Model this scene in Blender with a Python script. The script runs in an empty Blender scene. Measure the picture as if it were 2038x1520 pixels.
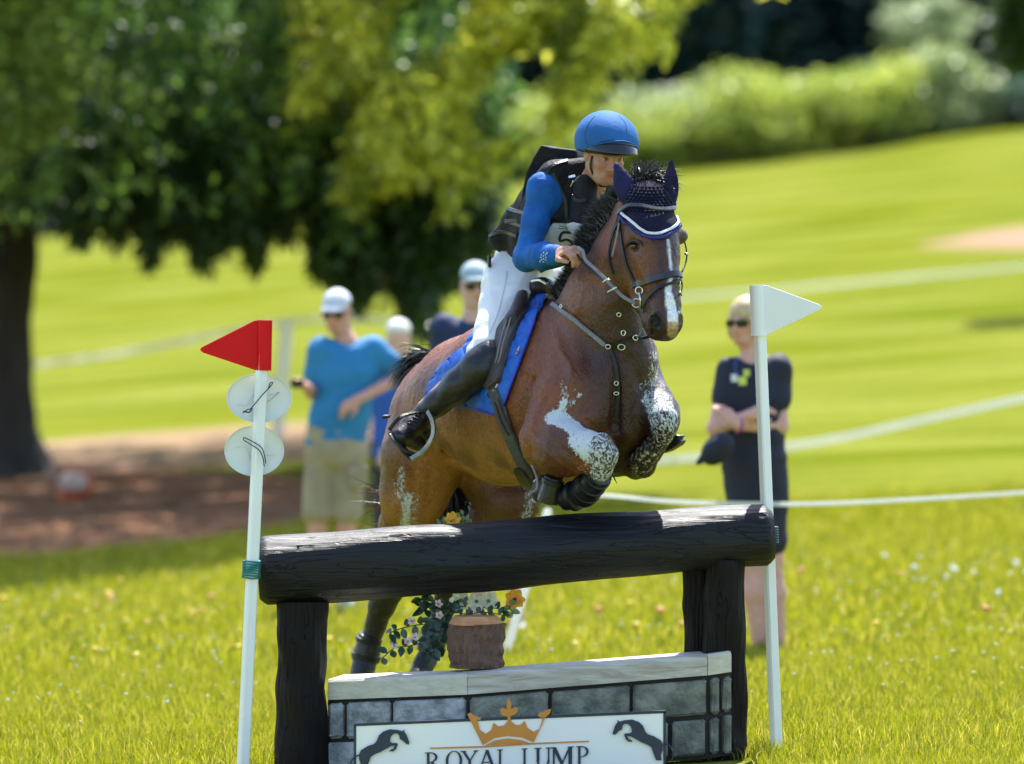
import bpy, math, random
import numpy as np
from mathutils import Vector, Matrix
from mathutils.bvhtree import BVHTree
random.seed(7); RNG = np.random.default_rng(11)
SC = bpy.context.scene
COL = SC.collection
# ------------------------------------------------------------ camera, sky, sun, exposure
CAMD, CAMH, FPX, HZ = 22.64, 1.95, 11322.0, 550.0
cam_d = bpy.data.cameras.new('camera'); cam = bpy.data.objects.new('camera', cam_d); COL.objects.link(cam)
cam.location = (0, -CAMD, CAMH); cam.rotation_euler = (math.radians(90), 0, 0)
cam_d.sensor_width = 36; cam_d.lens = 200; cam_d.shift_y = -(760-HZ)/2038
cam_d.clip_start = 0.5; cam_d.clip_end = 900
cam_d.dof.use_dof = True; cam_d.dof.focus_distance = CAMD+0.02; cam_d.dof.aperture_fstop = 2.05
SC.camera = cam
SUN_TO = Vector((0.13, 0.66, 1.12)).normalized()
w = bpy.data.worlds.new('World'); SC.world = w; w.use_nodes = True
nt = w.node_tree; bg = nt.nodes['Background']
sky = nt.nodes.new('ShaderNodeTexSky'); sky.sky_type = 'NISHITA'; sky.sun_disc = False
sky.sun_elevation = math.asin(SUN_TO.z); sky.sun_rotation = math.atan2(SUN_TO.x, SUN_TO.y)
nt.links.new(sky.outputs[0], bg.inputs[0]); bg.inputs[1].default_value = 0.12
sun_d = bpy.data.lights.new('sun', 'SUN'); sun_d.energy = 3.95; sun_d.angle = math.radians(0.5); sun_d.color = (1, .965, .91)
sun = bpy.data.objects.new('sun', sun_d); COL.objects.link(sun)
sun.rotation_euler = (-SUN_TO).to_track_quat('-Z', 'Y').to_euler(); sun.location = (-10, -5, 20)
SC.render.engine = 'CYCLES'
SC.view_settings.view_transform = 'Standard'; SC.view_settings.look = 'None'
SC.view_settings.exposure = 1.7; SC.view_settings.gamma = 1
# ------------------------------------------------------------ points
def P(px, py, Y=0.0):
    k = (CAMD+Y)/FPX
    return np.array(((px-1019)*k, Y, CAMH-(py-HZ)*k))
def toPX(v):
    v = np.asarray(v); k = FPX/(CAMD+v[..., 1])
    return np.stack((1019+v[..., 0]*k, HZ+(CAMH-v[..., 2])*k), -1)
def nrm(v):
    v = np.asarray(v, float); return v/np.linalg.norm(v)
HEAD = nrm((0.5, -0.866, 0)); WLAT = nrm((0.866, 0.5, 0))
# ------------------------------------------------------------ objects
def tag(o, label=None, cat=None, group=None, kind=None):
    if label: o['label'] = label
    if cat: o['category'] = cat
    if group: o['group'] = group
    if kind: o['kind'] = kind
    return o
def empty(name, loc, label=None, cat=None, group=None):
    o = bpy.data.objects.new(name, None); COL.objects.link(o); o.location = [float(c) for c in loc]
    o.empty_display_size = .1
    return tag(o, label, cat, group)
def wloc(o):
    v = Vector((0, 0, 0))
    while o is not None: v += o.location; o = o.parent
    return v
def attach(o, parent):
    if parent is not None:
        o.parent = parent
        v = wloc(parent); me = o.data
        n = len(me.vertices); co = np.empty(n*3, np.float32); me.vertices.foreach_get('co', co)
        co = co.reshape(-1, 3)-np.array(v, np.float32); me.vertices.foreach_set('co', co.ravel())
def mkobj(name, verts, faces, mat, parent=None, smooth=True, col=None, fmat=None):
    """faces: (n,4)/(n,3) int array or list of tuples; col: per-vertex (n,3)"""
    me = bpy.data.meshes.new(name); verts = np.asarray(verts, np.float32)
    if isinstance(faces, np.ndarray) and faces.ndim == 2:
        nf, k = faces.shape
        me.vertices.add(len(verts)); me.vertices.foreach_set('co', verts.ravel())
        me.loops.add(nf*k); me.loops.foreach_set('vertex_index', faces.astype(np.int32).ravel())
        me.polygons.add(nf); me.polygons.foreach_set('loop_start', np.arange(0, nf*k, k, dtype=np.int32))
        me.update(calc_edges=True); me.validate()
    else:
        me.from_pydata(verts.tolist(), [], [tuple(int(i) for i in f) for f in faces])
    me.polygons.foreach_set('use_smooth', [smooth]*len(me.polygons))
    if col is not None:
        a = me.color_attributes.new('Col', 'FLOAT_COLOR', 'POINT')
        c = np.ones((len(verts), 4), np.float32); c[:, :np.shape(col)[1]] = col; a.data.foreach_set('color', c.ravel())
    ms = mat if isinstance(mat, (list, tuple)) else [mat]
    for m in ms: me.materials.append(m)
    if fmat is not None: me.polygons.foreach_set('material_index', np.asarray(fmat, np.int32))
    me.update()
    o = bpy.data.objects.new(name, me); COL.objects.link(o)
    attach(o, parent)
    return o
class MB:
    """collects simple shapes into one mesh"""
    def __init__(s): s.v = []; s.f = []; s.n = 0
    def add(s, v, f):
        v = [tuple(float(c) for c in p) for p in v]
        s.v += v; s.f += [tuple(int(i)+s.n for i in q) for q in f]; s.n += len(v); return s
    def box(s, c, size, rot=None, bev=0.0):
        x, y, z = [a/2 for a in size]; R = rot if rot is not None else np.eye(3); c = np.asarray(c, float)
        if bev <= 0:
            vs = [(i*x, j*y, k*z) for i in (-1, 1) for j in (-1, 1) for k in (-1, 1)]
            fs = [(0, 1, 3, 2), (4, 6, 7, 5), (0, 4, 5, 1), (2, 3, 7, 6), (0, 2, 6, 4), (1, 5, 7, 3)]
            return s.add([c+R@np.array(v) for v in vs], fs)
        b = bev; vs = []; idx = {}
        for i in (-1, 1):
            for j in (-1, 1):
                for k in (-1, 1):
                    for ax in range(3):
                        v = [i*(x-b), j*(y-b), k*(z-b)]; v[ax] = (i*x, j*y, k*z)[ax]
                        idx[i, j, k, ax] = len(vs); vs.append(v)
        fs = []
        for ax in range(3):
            o1, o2 = [q for q in range(3) if q != ax]
            for sg in (-1, 1):
                q = []
                for (p, r) in ((-1, -1), (1, -1), (1, 1), (-1, 1)):
                    t = [0, 0, 0]; t[ax] = sg; t[o1] = p; t[o2] = r; q.append(idx[t[0], t[1], t[2], ax])
                if (sg > 0) != (ax == 1): pass
                else: q = q[::-1]
                fs.append(q)
        for ax in range(3):      # edges along ax
            o1, o2 = [q for q in range(3) if q != ax]
            for p in (-1, 1):
                for r in (-1, 1):
                    def K(sg, which):
                        t = [0, 0, 0]; t[ax] = sg; t[o1] = p; t[o2] = r; return idx[t[0], t[1], t[2], which]
                    fs.append([K(-1, o1), K(1, o1), K(1, o2), K(-1, o2)])
        for i in (-1, 1):
            for j in (-1, 1):
                for k in (-1, 1): fs.append([idx[i, j, k, a] for a in range(3)])
        return s.add([c+R@np.array(v) for v in vs], fs)
    def tube(s, pts, r, n=10, cap=True, closed=False, flat=1.0, up=None):
        pts = [np.asarray(p, float) for p in pts]; m = len(pts)
        rs = r if hasattr(r, '__len__') else [r]*m
        v = []; prev = None
        for i, p in enumerate(pts):
            a = pts[(i-1) % m] if (closed or i > 0) else p; b = pts[(i+1) % m] if (closed or i < m-1) else p
            t = nrm(b-a)
            if up is not None: nn = np.asarray(up, float)
            elif prev is None: nn = np.array((0, 0, 1.)) if abs(t[2]) < .9 else np.array((1., 0, 0))
            else: nn = prev
            nn = nn-t*np.dot(nn, t); nn = nrm(nn); prev = nn; bb = np.cross(t, nn)
            for k in range(n):
                an = 2*math.pi*k/n; v.append(p+rs[i]*(math.cos(an)*nn*flat+math.sin(an)*bb))
        f = []
        for i in range(m if closed else m-1):
            for k in range(n):
                a = i*n+k; b = i*n+(k+1) % n; c = ((i+1) % m)*n+(k+1) % n; d = ((i+1) % m)*n+k
                f.append((a, b, c, d))
        if cap and not closed: f.append(tuple(range(n))[::-1]); f.append(tuple((m-1)*n+k for k in range(n)))
        return s.add(v, f)
    def lathe(s, c, prof, n=24, R=None):
        R = R if R is not None else np.eye(3); c = np.asarray(c, float); v = []; f = []
        for (r, z) in prof:
            for k in range(n):
                a = 2*math.pi*k/n; v.append(c+R@np.array((r*math.cos(a), r*math.sin(a), z)))
        for i in range(len(prof)-1):
            for k in range(n): f.append((i*n+k, i*n+(k+1) % n, (i+1)*n+(k+1) % n, (i+1)*n+k))
        if prof[0][0] > 0: f.append(tuple(range(n))[::-1])
        if prof[-1][0] > 0: f.append(tuple((len(prof)-1)*n+k for k in range(n)))
        return s.add(v, f)
    def ball(s, c, r, n=12, m=8, R=None):
        r = r if hasattr(r, '__len__') else (r, r, r); R = R if R is not None else np.eye(3); v = []; f = []
        for i in range(m+1):
            th = math.pi*i/m
            for k in range(n):
                a = 2*math.pi*k/n
                v.append(np.asarray(c)+R@np.array((r[0]*math.sin(th)*math.cos(a), r[1]*math.sin(th)*math.sin(a), r[2]*math.cos(th))))
        for i in range(m):
            for k in range(n): f.append((i*n+k, (i+1)*n+k, (i+1)*n+(k+1) % n, i*n+(k+1) % n))
        return s.add(v, f)
    def prism(s, poly, O, U, V, N, t):
        """extrude 2D polygon poly (u,v) at origin O with axes U,V by thickness t along N"""
        O, U, V, N = [np.asarray(q, float) for q in (O, U, V, N)]; n = len(poly)
        v = [O+U*a+V*b for a, b in poly]+[O+U*a+V*b+N*t for a, b in poly]
        f = [tuple(range(n)), tuple(range(n, 2*n))[::-1]]+[(i, i+n, (i+1) % n+n, (i+1) % n) for i in range(n)]
        return s.add(v, f)
    def build(s, name, mat, parent=None, smooth=False, bevel=0, auto=None):
        o = mkobj(name, np.array(s.v), s.f, mat, parent, smooth)
        if bevel:
            m = o.modifiers.new('b', 'BEVEL'); m.width = bevel; m.segments = 2; m.limit_method = 'ANGLE'
        if auto is not None: flat_sharp(o, auto)
        return o
def flat_sharp(o, deg):
    o.data.polygons.foreach_set('use_smooth', [True]*len(o.data.polygons))
    o.data.set_sharp_from_angle(angle=math.radians(deg))
def rotz(a): c, s_ = math.cos(a), math.sin(a); return np.array(((c, -s_, 0), (s_, c, 0), (0, 0, 1.)))
def frame_from(z, x=None):
    """columns x,y,z with z given"""
    z = nrm(z); x = np.asarray(x if x is not None else ((1, 0, 0) if abs(z[0]) < .9 else (0, 1, 0)), float)
    x = nrm(x-z*np.dot(x, z)); y = np.cross(z, x); return np.stack((x, y, z), 1)
def cr(pts, n=8, closed=False):
    """catmull-rom"""
    pts = np.asarray(pts, float); m = len(pts); out = []
    for i in range(m if closed else m-1):
        p0 = pts[(i-1) % m] if (closed or i > 0) else 2*pts[0]-pts[1]; p1 = pts[i]; p2 = pts[(i+1) % m]
        p3 = pts[(i+2) % m] if (closed or i < m-2) else 2*pts[-1]-pts[-2]
        for k in range(n):
            t = k/n
            out.append(.5*((2*p1)+(-p0+p2)*t+(2*p0-5*p1+4*p2-p3)*t*t+(-p0+3*p1-3*p2+p3)*t**3))
    if not closed: out.append(pts[-1])
    return np.array(out)
# ------------------------------------------------------------ materials
def newmat(name):
    m = bpy.data.materials.new(name); m.use_nodes = True
    return m, m.node_tree, m.node_tree.nodes['Principled BSDF']
def N(nt, typ, ins=None, **props):
    n = nt.nodes.new(typ)
    for k, v in props.items(): setattr(n, k, v)
    for k, v in (ins or {}).items():
        if isinstance(v, bpy.types.NodeSocket): nt.links.new(v, n.inputs[k])
        else: n.inputs[k].default_value = v
    return n
def c4(c): return (c[0], c[1], c[2], 1)
def coords(nt, scale=(1, 1, 1)):
    t = N(nt, 'ShaderNodeTexCoord'); mp = N(nt, 'ShaderNodeMapping', {0: t.outputs['Object']}); mp.inputs['Scale'].default_value = scale
    return mp.outputs[0]
def mat(name, c1, c2=None, rough=.6, scale=20, stretch=(1, 1, 1), bump=0.0, bscale=None, spec=.5, metal=0, vcol=False, coat=0, sheen=0, trans=0, detail=5, bdist=.01, lo=.35, hi=.65, sub=0):
    m, nt, b = newmat(name); co = coords(nt, stretch)
    c2 = c2 if c2 is not None else tuple(x*.7 for x in c1)
    nz = N(nt, 'ShaderNodeTexNoise', {'Vector': co, 'Scale': scale, 'Detail': detail})
    rp = N(nt, 'ShaderNodeMapRange', {0: nz.outputs[0], 1: lo, 2: hi})
    mx = N(nt, 'ShaderNodeMix', {0: rp.outputs[0], 6: c4(c1), 7: c4(c2)}, data_type='RGBA')
    out = mx.outputs[2]
    if vcol:
        vc = N(nt, 'ShaderNodeVertexColor', layer_name='Col')
        m2 = N(nt, 'ShaderNodeMix', {0: 1.0, 6: vc.outputs[0], 7: out}, data_type='RGBA', blend_type='MULTIPLY'); out = m2.outputs[2]
    nt.links.new(out, b.inputs['Base Color'])
    b.inputs['Roughness'].default_value = rough; b.inputs['Specular IOR Level'].default_value = spec
    b.inputs['Metallic'].default_value = metal; b.inputs['Coat Weight'].default_value = coat
    b.inputs['Sheen Weight'].default_value = sheen
    if sub:
        b.inputs['Subsurface Weight'].default_value = sub; b.inputs['Subsurface Radius'].default_value = (.02, .008, .004); b.inputs['Subsurface Scale'].default_value = .6
    if bump:
        n2 = N(nt, 'ShaderNodeTexNoise', {'Vector': co, 'Scale': bscale or scale*2, 'Detail': 6})
        bp = N(nt, 'ShaderNodeBump', {'Height': n2.outputs[0], 'Strength': bump, 'Distance': bdist}); nt.links.new(bp.outputs[0], b.inputs['Normal'])
    if trans:
        tr = N(nt, 'ShaderNodeBsdfTranslucent'); nt.links.new(out, tr.inputs[0])
        ms = N(nt, 'ShaderNodeMixShader', {0: trans, 1: b.outputs[0], 2: tr.outputs[0]})
        nt.links.new(ms.outputs[0], nt.nodes['Material Output'].inputs[0])
    return m
# ------------------------------------------------------------ implicit modelling
class Field:
    def __init__(s, lo, hi, h):
        s.lo = np.asarray(lo, float); s.h = h; s.n = (np.ceil((np.asarray(hi)-s.lo)/h)).astype(int)+1
        s.F = np.full(s.n, 1.0, np.float32)
    def _grid(s, blo, bhi):
        i0 = np.maximum(0, np.floor((blo-s.lo)/s.h).astype(int)); i1 = np.minimum(s.n, np.ceil((bhi-s.lo)/s.h).astype(int)+1)
        if (i1 <= i0).any(): return None
        ax = [(s.lo[a]+s.h*np.arange(i0[a], i1[a])).astype(np.float32) for a in range(3)]
        return tuple(slice(i0[a], i1[a]) for a in range(3)), ax
    def seg(s, p1, p2, r1, r2, k=.03, lat=None, op='add'):
        """elliptic round cone; r = radius or (lateral, other)"""
        p1 = np.asarray(p1, float); p2 = np.asarray(p2, float)
        r1 = r1 if hasattr(r1, '__len__') else (r1, r1); r2 = r2 if hasattr(r2, '__len__') else (r2, r2)
        R = max(max(r1), max(r2))+k*1.3+s.h*2
        g = s._grid(np.minimum(p1, p2)-R, np.maximum(p1, p2)+R)
        if g is None: return s
        sl, (x, y, z) = g
        X = x[:, None, None]-p1[0]; Y = y[None, :, None]-p1[1]; Z = z[None, None, :]-p1[2]
        d = p2-p1; L2 = max(float(d@d), 1e-12)
        t = np.clip((X*d[0]+Y*d[1]+Z*d[2])/L2, 0, 1)
        dx = X-t*d[0]; dy = Y-t*d[1]; dz = Z-t*d[2]; q2 = dx*dx+dy*dy+dz*dz
        a = r1[0]+(r2[0]-r1[0])*t; b = r1[1]+(r2[1]-r1[1])*t
        if lat is None or (r1[0] == r1[1] and r2[0] == r2[1]):
            D = np.sqrt(q2)-b
        else:
            u = dx*lat[0]+dy*lat[1]+dz*lat[2]; u2 = u*u
            q = np.sqrt(u2/(a*a)+(q2-u2)/(b*b)); D = (q-1)*np.sqrt(q2)/np.maximum(q, 1e-6)
            D = np.where(q < .3, -np.minimum(a, b)*.8, D)
        s._comb(sl, D.astype(np.float32), k, op); return s
    def ell(s, c, r, R=None, k=.03, op='add'):
        c = np.asarray(c, float); r = np.asarray(r, float); R = R if R is not None else np.eye(3)
        m = r.max()+k*1.3+s.h*2; g = s._grid(c-m, c+m)
        if g is None: return s
        sl, (x, y, z) = g; X = x[:, None, None]-c[0]; Y = y[None, :, None]-c[1]; Z = z[None, None, :]-c[2]
        q2 = 0
        for a in range(3): q2 = q2+((X*R[0, a]+Y*R[1, a]+Z*R[2, a])/r[a])**2
        q = np.sqrt(q2); D = (q-1)*np.sqrt(X*X+Y*Y+Z*Z)/np.maximum(q, 1e-6); D = np.where(q < .3, -r.min()*.8, D)
        s._comb(sl, D.astype(np.float32), k, op); return s
    def _comb(s, sl, D, k, op):
        A = s.F[sl]
        if op == 'add': hh = np.maximum(k-np.abs(A-D), 0)/max(k, 1e-6); s.F[sl] = np.minimum(A, D)-hh*hh*k*.25
        elif op == 'sub': D = -D; hh = np.maximum(k-np.abs(A-D), 0)/max(k, 1e-6); s.F[sl] = np.maximum(A, D)+hh*hh*k*.25
    def chain(s, pts, k=.03, lat=None):
        for a, b in zip(pts[:-1], pts[1:]): s.seg(a[0], b[0], a[1], b[1], k, lat)
        return s
    def cut(s, o, n):
        """keep the side where (p-o).n < 0"""
        o = np.asarray(o, float); n = nrm(n)
        ax = [(s.lo[a]+s.h*np.arange(s.n[a])).astype(np.float32) for a in range(3)]
        D = ((ax[0]-o[0])*n[0])[:, None, None]+((ax[1]-o[1])*n[1])[None, :, None]+((ax[2]-o[2])*n[2])[None, None, :]
        s.F = np.maximum(s.F, D.astype(np.float32)); return s
    def mesh(s, smooth=1):
        F = s.F; I = F < 0; n = s.n
        cnt = np.zeros(n-1, np.int8)
        for i in (0, 1):
            for j in (0, 1):
                for k in (0, 1): cnt += I[i:n[0]-1+i, j:n[1]-1+j, k:n[2]-1+k]
        act = np.argwhere((cnt > 0) & (cnt < 8)); ids = np.full(n-1, -1, np.int32); ids[act[:, 0], act[:, 1], act[:, 2]] = np.arange(len(act))
        acc = np.zeros((len(act), 3)); num = np.zeros(len(act))
        cor = {(i, j, k): F[act[:, 0]+i, act[:, 1]+j, act[:, 2]+k] for i in (0, 1) for j in (0, 1) for k in (0, 1)}
        for ax in range(3):
            for p in (0, 1):
                for q in (0, 1):
                    a = [0, 0, 0]; o = [x for x in range(3) if x != ax]; a[o[0]] = p; a[o[1]] = q; b = list(a); b[ax] = 1
                    fa = cor[tuple(a)]; fb = cor[tuple(b)]; m = (fa < 0) != (fb < 0)
                    t = np.where(m, fa/np.where(m, fa-fb, 1), 0); pt = np.tile(np.array(a, float), (len(act), 1)); pt[:, ax] = t
                    acc[m] += pt[m]; num[m] += 1
        V = s.lo+s.h*(act+acc/num[:, None])
        Q = []
        for ax in range(3):
            a, b = [(1, 2), (2, 0), (0, 1)][ax]
            sl0 = [slice(1, None)]*3; sl0[ax] = slice(0, -1); sl1 = list(sl0); sl1[ax] = slice(1, None)
            A = I[tuple(sl0)]; B = I[tuple(sl1)]; e = np.argwhere(A != B); flip = A[e[:, 0], e[:, 1], e[:, 2]]
            off = np.array([1, 1, 1]); off[ax] = 0; e = e+off
            lim = (e[:, a] < n[a]-1) & (e[:, b] < n[b]-1); e = e[lim]; flip = flip[lim]
            def C(da, db):
                q = e.copy(); q[:, a] -= da; q[:, b] -= db; return ids[q[:, 0], q[:, 1], q[:, 2]]
            quad = np.stack((C(1, 1), C(0, 1), C(0, 0), C(1, 0)), 1); quad[~flip] = quad[~flip][:, ::-1]; Q.append(quad)
        Q = np.concatenate(Q); Q = Q[(Q >= 0).all(1)]
        V = lap(V, Q, smooth)
        return V, Q
def lap(V, Q, it, f=.5):
    k = Q.shape[1]
    for _ in range(it):
        S = np.zeros_like(V); c = np.zeros(len(V))
        for a in range(k):
            b = (a+1) % k
            for ax in range(3):
                S[:, ax] += np.bincount(Q[:, a], V[Q[:, b], ax], len(V))+np.bincount(Q[:, b], V[Q[:, a], ax], len(V))
            c += np.bincount(Q[:, a], None, len(V))+np.bincount(Q[:, b], None, len(V))
        V = V*(1-f)+f*S/np.maximum(c, 1)[:, None]
    return V
def normals(V, Q):
    n = np.cross(V[Q[:, 2]]-V[Q[:, 0]], V[Q[:, -1]]-V[Q[:, 1]] if Q.shape[1] == 4 else V[Q[:, 1]]-V[Q[:, 0]])
    o = np.zeros_like(V)
    for a in range(Q.shape[1]):
        for ax in range(3): o[:, ax] += np.bincount(Q[:, a], n[:, ax], len(V))
    return o/np.maximum(np.linalg.norm(o, axis=1), 1e-12)[:, None]
class Surf:
    """mesh with a BVH: raycast from the camera position and offset patches"""
    def __init__(s, V, Q):
        s.V = V; s.Q = Q; s.Nn = normals(V, Q); s.bvh = BVHTree.FromPolygons(V.tolist(), Q.tolist())
        s.px = toPX(V); s.fc = V[Q].mean(1); s.fpx = toPX(s.fc); s.fn = s.Nn[Q].mean(1)
    def hit(s, px, py):
        """first surface point on the line of sight through the photograph's pixel; nearest point if missed"""
        o = Vector((0, -CAMD, CAMH)); d = (Vector(P(px, py, 0))-o).normalized()
        h, n, i, _ = s.bvh.ray_cast(o, d)
        if h is None:
            h = None
        return h, n
    def path(s, pts, off=.004, n=6):
        pts = cr([(p[0], p[1]) for p in pts], n); out = []; no = []; lasty = None
        for p in pts:
            h, nn = s.hit(*p)
            if h is None:
                q = P(p[0], p[1], lasty if lasty is not None else 0.0); h, nn, _, _ = s.bvh.find_nearest(Vector(q))
            if nn.dot(h-Vector((0, -CAMD, CAMH))) > 0: nn = -nn
            lasty = h[1]; out.append(np.array(h+nn*off)); no.append(np.array(nn))
        o = np.array(out); nn = np.array(no)
        for _ in range(2):
            o[1:-1] = (o[:-2]+2*o[1:-1]+o[2:])/4; nn[1:-1] = (nn[:-2]+2*nn[1:-1]+nn[2:])/4
        return o, nn
    def near(s, p, off=.004):
        h, nn, _, _ = s.bvh.find_nearest(Vector([float(c) for c in p]))
        p = Vector([float(c) for c in p])
        if nn.dot(p-h) < 0 and (p-h).length > 0.001: nn = nn
        return np.array(h)+np.array(nn)*off, np.array(nn)
    def patch(s, fmask, off, thick, name, m, parent, jitter=None, col=None, smooth=2):
        Q = s.Q[fmask]; used = np.unique(Q); mp = np.full(len(s.V), -1); mp[used] = np.arange(len(used)); Q = mp[Q]
        V0 = s.V[used]; Nn = s.Nn[used]
        of = off if not callable(off) else off(V0)[:, None]
        # smooth border
        E = np.concatenate([Q[:, [i, (i+1) % 4]] for i in range(4)]); key = np.sort(E, 1); u, inv, c = np.unique(key, axis=0, return_inverse=True, return_counts=True)
        B = E[c[inv.ravel()] == 1]
        Nn = lap(Nn, Q, 3); Nn /= np.linalg.norm(Nn, axis=1)[:, None]
        V0 = V0.copy()
        for _ in range(10):
            S = np.zeros_like(V0); cc = np.zeros(len(V0))
            np.add.at(S, B[:, 0], V0[B[:, 1]]); np.add.at(S, B[:, 1], V0[B[:, 0]]); np.add.at(cc, B[:, 0], 1); np.add.at(cc, B[:, 1], 1)
            k = cc > 0; V0[k] = V0[k]*.5+.5*S[k]/cc[k][:, None]
        T = lap(V0+Nn*(of+thick), Q, smooth); L = V0+Nn*(of-.003); n = len(V0)
        V = np.concatenate((T, L)); side = np.stack((B[:, 1], B[:, 0], B[:, 0]+n, B[:, 1]+n), 1)
        F = np.concatenate((Q, side)); 
        return mkobj(name, V, F, m, parent, True, None if col is None else col(V))
def inpoly(p, poly):
    poly = np.asarray(poly, float); x, y = p[:, 0], p[:, 1]; r = np.zeros(len(p), bool); j = len(poly)-1
    for i in range(len(poly)):
        xi, yi = poly[i]; xj, yj = poly[j]
        c = ((yi > y) != (yj > y)) & (x < (xj-xi)*(y-yi)/((yj-yi) or 1e-9)+xi); r ^= c; j = i
    return r
def strap(name, pts, nrms, width, thick, m, parent, taper=False):
    """flat strap lying along points with surface normals"""
    pts = np.asarray(pts); v = []; f = []; n = len(pts)
    for i in range(n):
        t = nrm(pts[min(i+1, n-1)]-pts[max(i-1, 0)]); nn = nrm(nrms[i]-t*np.dot(nrms[i], t)); b = np.cross(t, nn)
        w_ = width[i] if hasattr(width, '__len__') else width
        for (a, c) in ((-.5, 0), (-.42, 1), (.42, 1), (.5, 0)): v.append(pts[i]+b*w_*a+nn*thick*c)
    for i in range(n-1):
        for k in range(4): f.append((i*4+k, (i+1)*4+k, (i+1)*4+(k+1) % 4, i*4+(k+1) % 4))
    f.append((0, 1, 2, 3)); f.append(tuple((n-1)*4+k for k in (3, 2, 1, 0)))
    o = mkobj(name, v, f, m, parent, True); o.data.set_sharp_from_angle(angle=math.radians(50)); return o
def vnoise(V, f, seed=0):
    """cheap smooth value noise in [-1,1] from sums of sines"""
    r = np.random.default_rng(seed); o = np.zeros(len(V))
    for i in range(7):
        d = r.normal(size=3)*f*(1+.5*i/3); o += np.sin(V@d+r.uniform(0, 6.28)+1.3*np.sin(V@(r.normal(size=3)*f*.7)+r.uniform(0, 6)))
    return o/3.2
def GZ(x, y):
    x = np.asarray(x, float); d = np.asarray(y, float)+CAMD
    t = np.clip((d-30)/70, 0, 1); sl = .03+.085*t*t*(3-2*t)
    r = np.where(d > 42, 3.76*np.clip((d-42)/68, 0, 1.0)**1.4, 0)
    r = r-np.where(d > 110, (d-110)*.03, 0)
    return r+sl*np.clip(x, -40, 40)+.02*np.sin(x*.9+d*.35)*np.clip((d-24)/10, 0, 1)
# ============================================================ GROUND
def gpos(px, d):
    """x for a photograph column at distance d"""
    return (px-1019)*d/FPX
def ground_mat():
    m, nt, b = newmat('meadow_ground'); tc = N(nt, 'ShaderNodeTexCoord'); o = tc.outputs['Object']
    sep = N(nt, 'ShaderNodeSeparateXYZ', {0: o})
    n1 = N(nt, 'ShaderNodeTexNoise', {'Vector': o, 'Scale': .35, 'Detail': 4}); 
    mp = N(nt, 'ShaderNodeMapping', {0: o}); mp.inputs['Scale'].default_value = (.06, .35, 1); mp.inputs['Rotation'].default_value = (0, 0, math.radians(-8))
    n2 = N(nt, 'ShaderNodeTexNoise', {'Vector': mp.outputs[0], 'Scale': 2.2, 'Detail': 3})
    n3 = N(nt, 'ShaderNodeTexNoise', {'Vector': o, 'Scale': 9, 'Detail': 6})
    r1 = N(nt, 'ShaderNodeMapRange', {0: n1.outputs[0], 1: .38, 2: .62}); r2 = N(nt, 'ShaderNodeMapRange', {0: n2.outputs[0], 1: .34, 2: .74}); r3 = N(nt, 'ShaderNodeMapRange', {0: n3.outputs[0], 1: .3, 2: .7})
    a = N(nt, 'ShaderNodeMix', {0: r1.outputs[0], 6: (.088, .113, .005, 1), 7: (.128, .142, .008, 1)}, data_type='RGBA')
    c = N(nt, 'ShaderNodeMix', {0: r2.outputs[0], 6: a.outputs[2], 7: (.22, .23, .05, 1)}, data_type='RGBA')
    e = N(nt, 'ShaderNodeMix', {0: r3.outputs[0], 6: c.outputs[2], 7: (.075, .1, .005, 1)}, data_type='RGBA'); e.inputs[0].default_value = .3
    k3 = N(nt, 'ShaderNodeMath', {0: r3.outputs[0], 1: .45}, operation='MULTIPLY'); nt.links.new(k3.outputs[0], e.inputs[0])
    # bark mulch under the big tree, and bare pinkish tracks, from a painted mask
    vc = N(nt, 'ShaderNodeVertexColor', layer_name='Col'); sp = N(nt, 'ShaderNodeSeparateColor', {0: vc.outputs[0]})
    n4 = N(nt, 'ShaderNodeTexNoise', {'Vector': o, 'Scale': 5, 'Detail': 7}); r4 = N(nt, 'ShaderNodeMapRange', {0: n4.outputs[0], 1: .35, 2: .65})
    mu = N(nt, 'ShaderNodeMix', {0: r4.outputs[0], 6: (.15, .065, .035, 1), 7: (.4, .22, .13, 1)}, data_type='RGBA')
    f = N(nt, 'ShaderNodeMix', {0: sp.outputs[0], 6: e.outputs[2], 7: mu.outputs[2]}, data_type='RGBA')
    g = N(nt, 'ShaderNodeMix', {0: sp.outputs[1], 6: f.outputs[2], 7: (.3, .19, .14, 1)}, data_type='RGBA')
    nt.links.new(g.outputs[2], b.inputs['Base Color']); b.inputs['Roughness'].default_value = 1; b.inputs['Specular IOR Level'].default_value = 0
    bp = N(nt, 'ShaderNodeBump', {'Height': n3.outputs[0], 'Strength': .8, 'Distance': .08}); nt.links.new(bp.outputs[0], b.inputs['Normal'])
    return m
gx = np.concatenate((np.linspace(-320, -42, 18), np.linspace(-38, 38, 230), np.linspace(42, 320, 18))); gy = np.concatenate((np.linspace(-60, -6, 12), np.linspace(-5, 110, 300), np.linspace(112, 420, 60)))
GX, GY = np.meshgrid(gx, gy, indexing='ij'); gv = np.stack((GX, GY, GZ(GX, GY)), -1).reshape(-1, 3)
ii = np.arange(len(gx)*len(gy)).reshape(len(gx), len(gy)); gq = np.stack((ii[:-1, :-1], ii[1:, :-1], ii[1:, 1:], ii[:-1, 1:]), -1).reshape(-1, 4)
dd = gv[:, 1]+CAMD; pxg = 1019+gv[:, 0]*FPX/np.maximum(dd, 1)
def s01(a, b, x): t = np.clip((x-a)/(b-a), 0, 1); return t*t*(3-2*t)
gn = vnoise(gv, 1.1, 31)*.5
mul = s01(1.15, .95, np.sqrt(((gv[:, 0]+5.6)/4.3)**2+((dd-48.5+.5*(gv[:, 0]+4))/6.6)**2)+gn*.12)
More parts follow.
